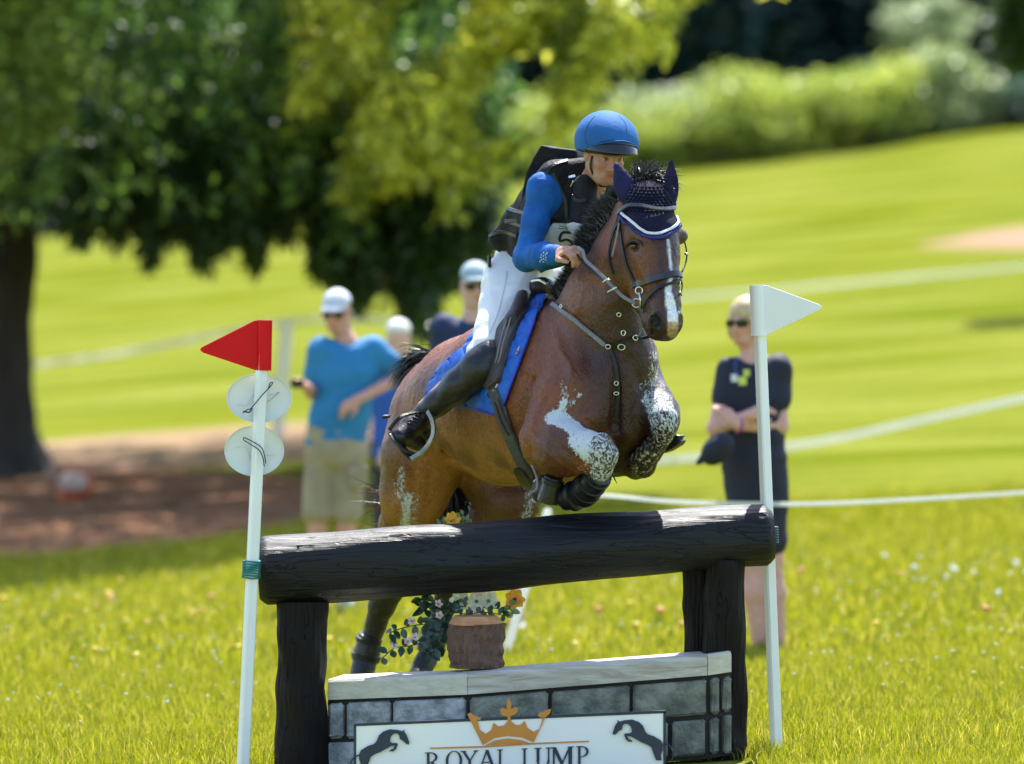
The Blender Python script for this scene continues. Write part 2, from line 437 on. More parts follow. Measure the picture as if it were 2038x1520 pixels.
pink = np.maximum(s01(1.1, .8, np.sqrt(((gv[:, 0]-8.0)/2.0)**2+((dd-82)/2.4)**2)+gn*.2)*.9, s01(1.1, .9, np.sqrt(((gv[:, 0]+3.9)/3.4)**2+((dd-56.5)/3.2)**2)+gn*.2)*.8)
mkobj('ground', gv, gq, ground_mat(), None, True, np.stack((mul, pink, mul*0), -1))['kind'] = 'structure'
# ---- grass blades: one mass of real blades, dense near the jump
def blades(name, n, dlo, dhi, pxlo, pxhi, h0, h1, w_, m_, clump=0.0, seed=0, powr=1.0, mask=None):
    r = np.random.default_rng(seed); d = dlo+(dhi-dlo)*r.random(n)**powr; px = pxlo+(pxhi-pxlo)*r.random(n)
    x = gpos(px, d); y = d-CAMD
    if mask is not None: k = mask(x, d, r); x, y, d = x[k], y[k], d[k]; n = len(x)
    z = GZ(x, y); a = r.uniform(0, 6.283, n); h = h0+(h1-h0)*r.random(n)**1.6; h = h*(1+.35*np.sin(x*5+y*3.1)*np.sin(y*4.3-x*2))
    le = r.normal(size=(n, 2))*.32; ww = w_*(.6+.8*r.random(n)); ax = np.stack((np.cos(a), np.sin(a)), 1)
    B0 = np.stack((x, y, z-.005), 1); s_ = np.concatenate((ax*ww[:, None]/2, np.zeros((n, 1))), 1)
    mid = B0+np.stack((le[:, 0]*h*.35, le[:, 1]*h*.35, h*.6), 1); tip = B0+np.stack((le[:, 0]*h, le[:, 1]*h, h*(1-.2*np.abs(le[:, 0]))), 1)
    V = np.stack((B0-s_, B0+s_, mid+s_*.75, mid-s_*.75, tip+s_*.08, tip-s_*.08), 1).reshape(-1, 3); b = np.arange(n)*6
    Q = np.concatenate((np.stack((b, b+1, b+2, b+3), 1), np.stack((b+3, b+2, b+4, b+5), 1)))
    hue = r.random(n)[:, None]; dry = (r.random(n) < .16)[:, None]
    c = np.array((.17, .21, .006))*(1-hue)+np.array((.36, .345, .012))*hue; c = np.where(dry, np.array((.5, .42, .07)), c); C6 = np.repeat(c, 6, 0)
    o_ = mkobj(name, V, Q, m_, None, True, C6); tag(o_, None, None, None, 'stuff'); return o_
GM, nt_, b_ = newmat('grass_blade'); vc = N(nt_, 'ShaderNodeVertexColor', layer_name='Col'); nt_.links.new(vc.outputs[0], b_.inputs['Base Color'])
b_.inputs['Roughness'].default_value = .35; b_.inputs['Specular IOR Level'].default_value = .3; tr = N(nt_, 'ShaderNodeBsdfTranslucent', {0: vc.outputs[0]}); ms = N(nt_, 'ShaderNodeMixShader', {0: .5, 1: b_.outputs[0], 2: tr.outputs[0]}); nt_.links.new(ms.outputs[0], nt_.nodes['Material Output'].inputs[0])
g1 = blades('grass', 200000, 21.2, 29, -550, 2600, .03, .085, .0045, GM, seed=1, mask=lambda x, d, r: ~((d < 22.6) & (np.abs(x+.0) < .95))); tag(g1, 'fine green grass growing around the foot of the jump', 'grass')
def nomulch(x, d, r): return np.sqrt(((x+5.6)/4.3)**2+((d-48.5+.5*(x+4))/6.6)**2) > 1.0
g2 = blades('grass', 150000, 29, 46, -550, 2600, .04, .10, .010, GM, seed=2, mask=nomulch); tag(g2, 'sunlit yellow green grass of the meadow behind the jump', 'grass')
# ---- clover heads, dandelions and tall stems catching the light
def specks(name, n, dlo, dhi, pxlo, pxhi, r0, col, lab, seed, cat, hz_=.06):
    r = np.random.default_rng(seed); o = MB()
    for i in range(n):
        d = r.uniform(dlo, dhi); px = r.uniform(pxlo, pxhi); x = gpos(px, d); y = d-CAMD; z = float(GZ(x, y)); rr = r0*r.uniform(.5, 1.3); h = hz_*r.uniform(.6, 1.5)
        o.ball((x, y, z+h), (rr, rr, rr*.7), 6, 4)
    ob = o.build(name, mat(name+'_petals', col, tuple(c*.8 for c in col), .45, 80, trans=.15), None, True); tag(ob, lab, cat, None, 'stuff')
specks('clover_flowers', 560, 25.5, 38, -100, 2150, .007, (.7, .74, .62), 'tiny white clover heads dotted through the meadow grass', 21, 'flowers')
specks('dandelion_flowers', 46, 29, 37, -50, 2100, .022, (.85, .62, .02), 'yellow dandelion heads scattered in the meadow', 22, 'flowers', .08)
specks('orange_flowers', 40, 30, 37, -50, 2100, .022, (.8, .38, .12), 'pale orange flower heads scattered in the meadow', 23, 'flowers', .07)
specks('white_flowers', 16, 32, 36, 1750, 2080, .016, (.85, .88, .85), 'larger white flower heads at the right of the meadow', 24, 'flowers', .09)
# ============================================================ HORSE
def HP(px, py, Y): return P(px, py, Y)
horse = empty('horse', (P(900, 1400, 1.5)[0], 1.3, float(GZ(-.3, 1.3))), 'bay horse with a white blaze leaping over the black log, white grease on its knees', 'horse')
F = Field((-.75, -.6, -.08), (1.0, 2.35, 2.42), .0085)
# trunk
tor = [(HP(1196, 772, .22), (.185, .235)), (HP(1150, 778, .35), (.235, .315)), (HP(1092, 792, .5), (.255, .355)), (HP(1012, 800, .85), (.29, .335)),
       (HP(948, 805, 1.1), (.275, .285)), (HP(900, 822, 1.33), (.25, .25))]
F.chain(tor, .05, WLAT)
F.seg(HP(895, 800, 1.35), HP(868, 790, 1.5), (.2, .16), (.09, .12), .06, WLAT)      # croup, tail head
F.seg(HP(1095, 690, .55), HP(1060, 680, .72), (.1, .2), (.09, .18), .06, WLAT)       # withers
# neck
nk = [(HP(1160, 700, .33), (.15, .25)), (HP(1196, 610, .2), (.115, .2)), (HP(1238, 520, .08), (.09, .155)), (HP(1272, 440, .02), (.082, .12)), (HP(1290, 405, -.02), (.08, .09))]
F.chain(nk, .06, WLAT)
F.seg(HP(1225, 600, .05), HP(1250, 720, .12), .07, .12, .05)
# shoulders
F.seg(HP(1100, 690, .38), HP(1112, 790, .12), (.07, .15), (.1, .12), .05, WLAT)
F.seg(HP(1268, 720, .42), HP(1272, 800, .28), (.07, .13), (.09, .12), .05, WLAT)
F.seg(HP(1160, 770, .08), HP(1165, 830, .07), .09, .1, .05); F.seg(HP(1238, 780, .12), HP(1240, 850, .12), .09, .1, .05)
F.seg(HP(1200, 860, .2), HP(1225, 905, .22), .14, .09, .05)
# near (our left) foreleg, folded
F.chain([(HP(1112, 800, .14), .125), (HP(1092, 868, .08), .112), (HP(1122, 893, -.02), .108), (HP(1165, 898, -.1), .08), (HP(1195, 900, -.15), .066)], .035)
F.ell(HP(1078, 905, .1), (.06, .07, .06), None, .04)
F.ell(HP(1202, 898, -.16), (.056, .06, .072), None, .025); F.ell(HP(1192, 925, -.13), (.055, .05, .06), None, .025)
F.chain([(HP(1195, 935, -.12), .046), (HP(1175, 962, -.04), .036), (HP(1152, 985, .04), .04), (HP(1135, 988, .1), .038), (HP(1112, 978, .14), .036)], .02)
# far foreleg
F.chain([(HP(1262, 790, .32), .135), (HP(1288, 812, .18), .11), (HP(1312, 822, .06), .075), (HP(1322, 838, 0), .06)], .04)
F.ell(HP(1322, 838, -.01), (.055, .06, .07), None, .025)
F.chain([(HP(1318, 862, .02), .05), (HP(1300, 895, .08), .04), (HP(1280, 925, .14), .048), (HP(1264, 932, .2), .045)], .02)
# near hind leg
F.chain([(HP(868, 850, 1.3), .205), (HP(846, 905, 1.25), .178), (HP(826, 975, 1.3), .142), (HP(808, 1050, 1.45), .108), (HP(783, 1130, 1.68), .068), (HP(774, 1168, 1.76), .062),
         (HP(760, 1205, 1.8), .05), (HP(748, 1242, 1.83), .037), (HP(736, 1280, 1.85), .036), (HP(730, 1300, 1.86), .046), (HP(722, 1335, 1.83), .04), (HP(716, 1360, 1.8), .044)], .045)
F.seg(HP(792, 1140, 1.72), HP(762, 1120, 1.82), .045, .03, .03)
# far hind leg
F.chain([(HP(970, 880, 1.45), .2), (HP(1000, 950, 1.3), .165), (HP(1022, 995, 1.2), .108), (HP(980, 1050, 1.35), .11), (HP(925, 1120, 1.58), .07), (HP(898, 1165, 1.72), .06),
         (HP(882, 1210, 1.75), .045), (HP(872, 1250, 1.77), .037), (HP(862, 1288, 1.78), .042), (HP(845, 1318, 1.74), .038), (HP(835, 1345, 1.7), .042)], .04)
# head
HF = nrm((.42, -.9, -.05)); HL = nrm((.906, .42, 0)); HU = np.cross(HL, HF); HU = HU if HU[2] > 0 else -HU
F.chain([(HP(1292, 418, -.04), (.085, .085)), (HP(1298, 468, -.09), (.1, .105)), (HP(1305, 510, -.13), (.088, .105)), (HP(1316, 560, -.19), (.064, .082)), (HP(1324, 605, -.24), (.056, .062)), (HP(1324, 640, -.27), (.062, .056))], .03, HL)
F.chain([(HP(1268, 470, .0), (.075, .09)), (HP(1262, 530, -.03), (.07, .1)), (HP(1285, 590, -.12), (.05, .06)), (HP(1305, 640, -.2), (.046, .05)), (HP(1308, 658, -.21), (.04, .036))], .035, HL)
F.ell(HP(1330, 645, -.29), (.055, .04, .045), None, .03)
F.ell(HP(1322, 664, -.255), (.048, .04, .03), None, .02)
F.ell(HP(1264, 478, -.1), (.034, .03, .03), None, .03); F.ell(HP(1351, 470, -.05), (.035, .035, .032), None, .03)      # brows
F.seg(HP(1268, 545, -.12), HP(1300, 582, -.19), .012, .01, .03)           # facial crest
F.ell(HP(1262, 489, -.165), (.026, .03, .018), None, .02, 'sub')
F.ell(HP(1304, 638, -.325), (.03, .03, .033), None, .02); F.ell(HP(1350, 634, -.30), (.02, .03, .03), None, .02)      # nostril rims
F.ell(HP(1304, 640, -.345), (.027, .035, .034), None, .012, 'sub'); F.ell(HP(1358, 637, -.32), (.012, .02, .02), None, .01, 'sub')
F.seg(HP(1290, 660, -.25), HP(1345, 668, -.29), .006, .006, .012, op='sub')
for a, b, r in (((1228, 740, 0), (1222, 850, .05), .010), ((890, 905, .95), (872, 960, 1.02), .022), ((1062, 760, .2), (1052, 850, .12), .012), ((826, 900, .95), (806, 1040, 1.2), .012)):
    A = HP(*a); B = HP(*b); F.seg(A-np.array((0, .02, 0)), B-np.array((0, .02, 0)), r, r, .03, op='sub')
HV, HQ = F.mesh(1)
HN = normals(HV, HQ)
# muscle, groove and vein relief along drawn lines on the near side
_h = toPX(HV)
def groove(pts, w_, A):
    global HV
    q = cr(np.array(pts, float), 5); dist = np.full(len(HV), 1e9); mk = (HN[:, 1] < .35)
    for a_, b_2 in zip(q[:-1], q[1:]):
        d_ = b_2-a_; t_ = np.clip(((_h-a_)@d_)/max(d_@d_, 1e-6), 0, 1); dist = np.minimum(dist, np.linalg.norm(_h-a_-t_[:, None]*d_, axis=1))
    HV = HV-HN*(A*np.exp(-(dist/w_)**2)*mk)[:, None]
for g_ in (([(1092, 620), (1074, 700), (1058, 790)], 12, .008), ([(1150, 640), (1172, 720), (1160, 800)], 15, .011), ([(1222, 700), (1230, 790), (1226, 880)], 13, .014), ([(1256, 715), (1272, 760), (1292, 800)], 9, .008),
           ([(1070, 862), (1125, 898), (1180, 940)], 9, .008), ([(1085, 800), (1068, 850), (1075, 905)], 9, .006), ([(1182, 500), (1190, 590), (1210, 690)], 11, .009), ([(1226, 515), (1238, 565), (1272, 600)], 9, .007),
           ([(1292, 498), (1303, 545), (1300, 585)], 9, .006), ([(885, 890), (905, 930), (925, 950)], 12, .012), ([(806, 880), (824, 950), (818, 1040)], 10, .008), ([(856, 930), (850, 990), (842, 1050)], 9, .007),
           ([(1045, 750), (1040, 850), (1055, 900)], 9, .009), ([(1090, 640), (1120, 700), (1145, 760)], 9, -.006), ([(1110, 690), (1138, 735), (1128, 780), (1140, 812)], 2.6, -.004), ([(1138, 735), (1160, 760)], 2.4, -.0035),
           ([(1090, 900), (1120, 925), (1160, 948)], 2.6, -.004), ([(1285, 545), (1294, 580), (1290, 610)], 2.4, -.003), ([(1270, 520), (1284, 560)], 3, -.003), ([(960, 880), (1010, 905), (1050, 910)], 3, -.003), ([(900, 900), (960, 930), (1030, 950)], 14, .004),
           ([(930, 850), (945, 930)], 8, .003), ([(965, 850), (978, 935)], 8, .003), ([(998, 860), (1008, 940)], 8, .003), ([(1298, 620), (1285, 640), (1292, 662)], 4, .003)): groove(*g_)
HV += HN*(vnoise(HV, 28, 3)*.0012)[:, None]
HN = normals(HV, HQ); HV += HN*(vnoise(HV*np.array((1, 1, 1.5)), 62, 13)*.0009)[:, None]; HN = normals(HV, HQ)
# coat colours, with some shade painted in
hp = toPX(HV); X, Yp = hp[:, 0], hp[:, 1]; D = HV[:, 1]
def sst(a, b, x): t = np.clip((x-a)/(b-a), 0, 1); return t*t*(3-2*t)
def seg_d(A, B, V=HV):
    A, B = np.asarray(A), np.asarray(B); d = B-A; t = np.clip(((V-A)@d)/(d@d), 0, 1); return np.linalg.norm(V-A-t[:, None]*d, axis=1)
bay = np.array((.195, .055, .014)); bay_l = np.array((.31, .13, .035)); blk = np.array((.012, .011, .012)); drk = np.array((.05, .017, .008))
C = np.tile(bay, (len(HV), 1))
def blend(C, c, m): return C*(1-m[:, None])+np.asarray(c)*m[:, None]
n1 = vnoise(HV, 9, 1); n2 = np.clip(vnoise(HV, 40, 2), -1, 1); n3 = np.clip(vnoise(HV, 110, 5), -1.3, 1.3)
C = blend(C, bay_l, .75*sst(820, 930, Yp+25*n1)*sst(1080, 1000, X)*sst(1.5, 1.2, D))                 # belly lighter
C = blend(C, drk, .65*sst(.05, .9, n1)); C = blend(C, drk*.6, .75*sst(1190, 1235, X)*sst(.6, .2, D)*sst(560, 640, Yp)); C = blend(C, drk*.5, .8*sst(940, 985, Yp)*sst(.7, 1.2, D)*sst(880, 930, X))  # mottling, then painted shade on the chest front and between the hind legs
def leg(C, pts, r, col, m=1):
    mm = np.zeros(len(HV))
    for a, b in zip(pts[:-1], pts[1:]): mm = np.maximum(mm, sst(r, r*.72, seg_d(a, b)))
    return blend(C, col, m*mm)
C = leg(C, [HP(1205, 925, -.12), HP(1152, 985, .04), HP(1112, 978, .14)], .085, blk)
C = leg(C, [HP(1325, 855, .0), HP(1280, 925, .14), HP(1264, 932, .2)], .09, blk)
C = leg(C, [HP(774, 1200, 1.8), HP(730, 1300, 1.86), HP(716, 1380, 1.8)], .12, blk)
C = leg(C, [HP(900, 1175, 1.72), HP(862, 1288, 1.78), HP(835, 1365, 1.7)], .12, blk)
C = blend(C, drk*.7, .92*sst(.34, .12, seg_d(HP(1268, 870, .1), HP(1256, 680, .05))))  # chest shade painted into the coat colour
lg = lambda A, B, r, e=.3: sst(r, r*(1-e), seg_d(A, B))
white = np.array((.72, .76, .76))
# grease coverage goes to the alpha channel; the coat shader breaks it into streaks
GR = lg(HP(1108, 838, -.02), HP(1165, 862, -.12), .066, .45)*.95
GR = np.maximum(GR, lg(HP(1165, 875, -.14), HP(1190, 895, -.2), .082, .3)*.9)
kn_ = lg(HP(1205, 890, -.2), HP(1205, 940, -.17), .07, .3); GR = np.where(kn_ > .2, .56-.12*n2*.5, GR)
GR = np.maximum(GR, lg(HP(1170, 935, -.15), HP(1195, 955, -.15), .05)*.4)
C = blend(C, (.03, .03, .035), kn_*.85)
kf = np.maximum(lg(HP(1305, 790, .02), HP(1318, 825, -.05), .07), lg(HP(1320, 830, -.05), HP(1328, 870, -.04), .075)); GR = np.maximum(GR, kf*(.62-.14*sst(825, 870, Yp))); C = blend(C, (.03, .03, .035), kf*sst(800, 850, Yp)*.8)
GR = np.maximum(GR, .38*lg(HP(1300, 890, .03), HP(1268, 930, .1), .06))
for (a, b, r, g_) in (((1120, 765), (1128, 800), 9, .5), ((1122, 800), (1112, 828), 9, .85), ((1155, 785), (1118, 824), 5, .6), ((1140, 760), (1150, 790), 6, .36), ((1302, 705), (1298, 765), 10, .5), ((1285, 760), (1270, 775), 7, .42), ((800, 935), (796, 985), 10, .55), ((812, 990), (806, 1060), 12, .75), ((830, 990), (826, 1040), 9, .45), ((786, 960), (790, 1000), 7, .4), ((1055, 985), (1045, 1040), 13, .5)):
    A = np.array(a, float); B = np.array(b, float); d = B-A; t = np.clip(((hp-A)@d)/(d@d), 0, 1); dist = np.linalg.norm(hp-A-t[:, None]*d, axis=1)
    GR = np.maximum(GR, g_*sst(r*1.7, r*.3, dist)*(HN[:, 1] < .3)*(D < 1.62))
# blaze
bz = np.array([(1330, 478), (1334, 520), (1337, 545), (1330, 580), (1334, 600), (1340, 640), (1338, 662)], float); bw = [.6, 1.2, 1, 6, 9, 10, 9]
mm = np.zeros(len(HV))
for i in range(len(bz)-1):
    A, B = bz[i], bz[i+1]; d = B-A; t = np.clip(((hp-A)@d)/(d@d), 0, 1); dist = np.linalg.norm(hp-A-t[:, None]*d, axis=1); w_ = bw[i]+(bw[i+1]-bw[i])*t
    mm = np.maximum(mm, sst(w_+2.2+1.5*n2, w_-.8, dist))
front = (D < .02)
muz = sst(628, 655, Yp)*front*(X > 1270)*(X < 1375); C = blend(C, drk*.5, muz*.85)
C = blend(C, drk, .6*sst(540, 470, Yp)*front*(X > 1240)); C = blend(C, drk*.7, .8*sst(1285, 1318, X)*sst(640, 600, Yp)*front)  # painted shade on the front and far side of the face
C = blend(C, (.8, .8, .8), mm*front*(Yp < 655)); C = blend(C, (.45, .3, .16), mm*front*(Yp >= 640)*.9)
C = blend(C, blk*.5, sst(.044, .03, np.linalg.norm((HV-HP(1304, 640, -.335))*np.array((1, 1, .8)), axis=1)))
C = blend(C, blk, sst(.034, .022, np.linalg.norm(HV-HP(1262, 487, -.11), axis=1)))
MCOAT, nt_, b_ = newmat('horse_coat')
vc = N(nt_, 'ShaderNodeVertexColor', layer_name='Col'); co = coords(nt_)
nz = N(nt_, 'ShaderNodeTexNoise', {'Vector': coords(nt_, (1, 1, .3)), 'Scale': 170, 'Detail': 4}); nb = N(nt_, 'ShaderNodeTexNoise', {'Vector': co, 'Scale': 38, 'Detail': 6, 'Distortion': 1.6})
ng = N(nt_, 'ShaderNodeTexNoise', {'Vector': coords(nt_, (1, 1, .7)), 'Scale': 105, 'Detail': 6, 'Roughness': .7, 'Distortion': .5}); gn_ = N(nt_, 'ShaderNodeMapRange', {0: ng.outputs[0], 1: .3, 2: .7})
gs = N(nt_, 'ShaderNodeMath', {0: vc.outputs[1], 1: gn_.outputs[0]}, operation='SUBTRACT'); gf = N(nt_, 'ShaderNodeMapRange', {0: gs.outputs[0], 1: -.03, 2: .16})
mr = N(nt_, 'ShaderNodeMapRange', {0: nz.outputs[0], 1: .3, 2: .7, 3: .8, 4: 1.14}); mr2 = N(nt_, 'ShaderNodeMapRange', {0: nb.outputs[0], 1: .3, 2: .7, 3: .68, 4: 1.25}); mm_ = N(nt_, 'ShaderNodeMath', {0: mr.outputs[0], 1: mr2.outputs[0]}, operation='MULTIPLY')
mx = N(nt_, 'ShaderNodeVectorMath', {0: vc.outputs[0], 1: mm_.outputs[0]}, operation='MULTIPLY')
gm = N(nt_, 'ShaderNodeMix', {0: gf.outputs[0], 6: mx.outputs[0], 7: (.56, .6, .6, 1)}, data_type='RGBA'); nt_.links.new(gm.outputs[2], b_.inputs['Base Color'])
r2 = N(nt_, 'ShaderNodeMapRange', {0: nb.outputs[0], 1: .3, 2: .7, 3: .26, 4: .5}); nt_.links.new(r2.outputs[0], b_.inputs['Roughness'])
ad = N(nt_, 'ShaderNodeMath', {0: nb.outputs[0], 1: nz.outputs[0]}, operation='ADD'); ad2 = N(nt_, 'ShaderNodeMath', {0: ad.outputs[0], 1: gf.outputs[0]}, operation='ADD'); bp = N(nt_, 'ShaderNodeBump', {'Height': ad2.outputs[0], 'Strength': .6, 'Distance': .009}); nt_.links.new(bp.outputs[0], b_.inputs['Normal'])
b_.inputs['Specular IOR Level'].default_value = .42
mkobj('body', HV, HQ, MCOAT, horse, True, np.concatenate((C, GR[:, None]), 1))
HS = Surf(HV, HQ)
# ============================================================ TACK, MANE, TAIL (children of the horse)
LTH = mat('dark_leather', (.035, .022, .017), (.02, .013, .011), .42, 30, bump=.3, bscale=160)
BLKL = mat('black_leather', (.007, .007, .008), (.012, .012, .013), .36, 30, bump=.25, bscale=200, spec=.35)
GREYL = mat('grey_strap', (.2, .21, .23), (.13, .14, .15), .5, 60, bump=.2, bscale=300)
STEEL = mat('steel', (.72, .72, .66), (.5, .5, .45), .22, 40, metal=1)
NAVY = mat('navy_knit', (.008, .008, .03), (.005, .005, .018), .8, 60, bump=.3, bscale=500, spec=.2)
WROPE = mat('white_cord', (.8, .82, .85), (.6, .62, .66), .7, 200, bump=.4, bscale=500)
PADB = mat('blue_quilt', (.018, .13, .55), (.012, .09, .42), .6, 30, bump=.15, bscale=300, spec=.3)
BOOTM = mat('boot_shell', (.007, .008, .010), (.013, .015, .018), .33, 25, bump=.3, bscale=90)
HAIR = mat('black_hair', (.03, .028, .032), (.012, .011, .012), .42, 60, spec=.6)
HOOF = mat('hoof_horn', (.03, .026, .024), (.06, .05, .045), .4, 30, stretch=(1, 1, .2), bump=.4)
EYE = mat('eye_gloss', (.006, .004, .004), (.02, .01, .006), .06, 20, coat=1)
def hcam(px, py, off=.004): 
    h, n_ = HS.hit(px, py)
    return np.array(h)+np.array(n_)*off, np.array(n_)
# --- eye
eh, en = HS.hit(1262, 489); en = np.array(en); ec = np.array(eh)-en*.008
o = MB(); o.ball(ec, (.021, .018, .017), 16, 12); o.build('eye', EYE, horse, True)
c_, _n = HS.path([(1244, 494), (1252, 482), (1263, 477), (1274, 481), (1281, 491)], .004, 5)
o = MB(); o.tube(c_, [.002]*3+[.0065]*(len(c_)-6)+[.002]*3, 8); o.build('eyelid', mat('eyelid_skin', (.03, .014, .01)), horse, True)
# --- ears in bonnet
def ear(base, tip, side, wd, name, m_, cup):
    base = np.asarray(base); tip = np.asarray(tip); ax = tip-base; L = np.linalg.norm(ax); ax = ax/L
    sd = nrm(np.asarray(side)-ax*np.dot(side, ax)); fr = np.cross(ax, sd); v = []; f = []; n = 16; m = 12
    if fr[1] > 0: fr = -fr
    for i in range(m+1):
        t = i/m; w_ = wd*(.62+.62*math.sin(math.pi*min(1, t*1.05+.12))**1)*(1-t**5)**.55+.001
        bow = .018*math.sin(math.pi*t)
        for k in range(n):
            a = 2*math.pi*k/n; x = math.cos(a); y = math.sin(a)
            dep = .6*w_*y*(.75 if y > 0 else 1)
            if cup and y < 0 and t > .12: dep = -.25*w_*y*(1-x*x)      # hollow opening
            v.append(base+ax*L*t+sd*(w_*x+bow*0)+(-fr)*dep)
    for i in range(m):
        for k in range(n): f.append((i*n+k, i*n+(k+1) % n, (i+1)*n+(k+1) % n, (i+1)*n+k))
    f.append(tuple(range(n))[::-1]); f.append(tuple(m*n+k for k in range(n)))
    return mkobj(name, v, f, m_, horse, True)
NAVE = mat('navy_stretch_cloth', (.018, .018, .075), (.012, .012, .05), .75, 25, bump=.12, bscale=400, spec=.2)
ear(HP(1258, 404, -.02), HP(1224, 322, .0), (1, 0, .25), .036, 'ear', NAVE, False)
ear(HP(1334, 404, -.03), HP(1336, 317, -.03), (1, .2, 0), .026, 'ear', NAVE, True)
# --- bonnet
poly = [(1238, 415), (1250, 380), (1275, 362), (1310, 362), (1340, 378), (1352, 415), (1358, 432), (1352, 448), (1335, 462), (1318, 472), (1298, 470), (1275, 458), (1258, 442), (1238, 432)]
msk = inpoly(HS.fpx, poly) & (HS.fn[:, 1] < .35) & (HS.fc[:, 1] < .14)
bon = HS.patch(msk, .003, .004, 'ear_bonnet', NAVY, horse)
kn = MB()
for r_ in range(9):
    for c_ in range(15):
        px_ = 1250+c_*7.2+(3.5 if r_ % 2 else 0); py_ = 372+r_*6.0+3*math.sin((px_-1250)/30)
        if py_ > 428 or not inpoly(np.array([[px_, py_]]), poly)[0]: continue
        h_, n_ = HS.hit(px_, py_)
        if h_ is None: continue
        Rr = frame_from(np.array(n_)); kn.ball(np.array(h_)+np.array(n_)*.009, (.0068, .0058, .003), 7, 4, Rr)
tag(kn.build('bonnet_stitches', NAVY, bon, True), kind='stuff')
pts, nn = HS.path([(1242, 424), (1255, 437), (1275, 455), (1292, 465), (1312, 467), (1330, 458), (1345, 444), (1354, 426)], .012, 8)
strap('white_trim', pts, nn, .011, .006, WROPE, bon)
pts, nn = HS.path([(1236, 428), (1248, 444), (1272, 463), (1294, 473), (1316, 474), (1336, 464), (1352, 448), (1359, 430)], .010, 12)
tr = MB()
for i, p in enumerate(pts):
    if i % 2 == 0: tr.ball(p, (.0075, .0075, .0075), 7, 5)
tag(tr.build('blue_braid_trim', mat('blue_braid', (.02, .03, .3), (.01, .015, .12), .6, 100, bump=.3), bon, True), kind='stuff')
# --- bridle straps
def lay(name, pts, w_, m_=BLKL, th=.005, off=.004, par=horse, n=6):
    p, nn = HS.path(pts, off, n); return strap(name, p, nn, w_, th, m_, par)
lay('browband', [(1236, 427), (1248, 414), (1270, 411), (1300, 420), (1325, 421), (1345, 411), (1353, 404)], .017, mat('browband_leather', (.05, .05, .06), (.03, .03, .035), .3, 40), .007, .016)
lay('cheek_strap', [(1238, 412), (1234, 445), (1240, 480), (1246, 520), (1262, 556), (1268, 580)], .013)
lay('throat_strap', [(1236, 420), (1220, 470), (1214, 510), (1222, 545)], .010)
lay('cheek_strap', [(1240, 430), (1226, 455), (1220, 475)], .011)
lay('strap_end', [(1236, 445), (1230, 480), (1223, 510)], .009, GREYL, .003, .010)
lay('headpiece', [(1236, 400), (1236, 380), (1250, 366)], .018, BLKL, .005, .008)
lay('noseband', [(1262, 570), (1275, 563), (1300, 556), (1325, 549), (1345, 545), (1354, 550)], [.02]*4+[.028]*22+[.022]*5, mat('noseband_leather', (.022, .018, .022), (.035, .03, .036), .3, 30), .010, .004)
lay('flash_strap', [(1352, 556), (1340, 562), (1315, 572), (1295, 590), (1285, 612), (1282, 622)], .012, BLKL, .005, .006)
lay('flash_strap', [(1352, 560), (1356, 572), (1352, 588)], .011, BLKL, .005, .006)
# far-side strap standing off the cheek
q = cr([HP(1352, 462, -.02), HP(1362, 480, -.02), HP(1367, 505, -.04), HP(1364, 525, -.07), HP(1354, 548, -.12)], 6)
o = MB(); o.tube(q, .0055, 8, flat=.6); o.build('cheek_strap', BLKL, horse, True)
o = MB(); o.ball(HP(1366, 505, -.045), (.009, .007, .006)); o.build('buckle', STEEL, horse, True)
# bit rings and shank
for (cx, cy, Y, rr) in ((1272, 578, -.2, .014), (1267, 603, -.2, .017)):
    o = MB(); o.tube([HP(cx, cy, Y)+rr*np.array((math.cos(a), -.3*math.cos(a), math.sin(a))) for a in np.linspace(0, 2*math.pi, 20)[:-1]], .0032, 8, closed=True); o.build('bit_ring', STEEL, horse, True)
o = MB(); o.tube([HP(1272, 582, -.21), HP(1275, 596, -.215), HP(1275, 612, -.21)], [.006, .005, .007], 8); o.build('bit_shank', STEEL, horse, True)
o = MB(); o.tube([HP(1350+4*math.cos(a), 562+7*math.sin(a), -.24) for a in np.linspace(0, 2*math.pi, 16)[:-1]], .003, 8, closed=True); o.build('bit_ring', STEEL, horse, True)
# reins
def rein(pts, w_, m_=GREYL, name='rein'):
    q = cr([HP(*p) for p in pts], 8); nn = np.tile(nrm((-.3, -1, .2)), (len(q), 1)); return strap(name, q, nn, w_, .004, m_, horse)
rein([(1150, 492, -.04), (1160, 500, -.08), (1166, 518, -.1), (1190, 540, -.14), (1215, 566, -.18), (1240, 590, -.2), (1264, 604, -.21)], .014)
rein([(1148, 505, -.03), (1160, 522, -.02), (1185, 545, -.08), (1205, 558, -.14)], .009, BLKL)
o = MB(); o.tube([HP(1200, 562, -.19), HP(1208, 556, -.2), HP(1216, 556, -.2)], .0045, 8); o.tube([HP(1209, 582, -.2), HP(1222, 574, -.21), HP(1232, 570, -.2)], .0045, 8); o.build('rein_stop', STEEL, horse, True)
rein([(1275, 612, -.19), (1281, 640, -.14), (1276, 660, -.1), (1268, 672, -.06)], .004, GREYL, 'curb_rein')
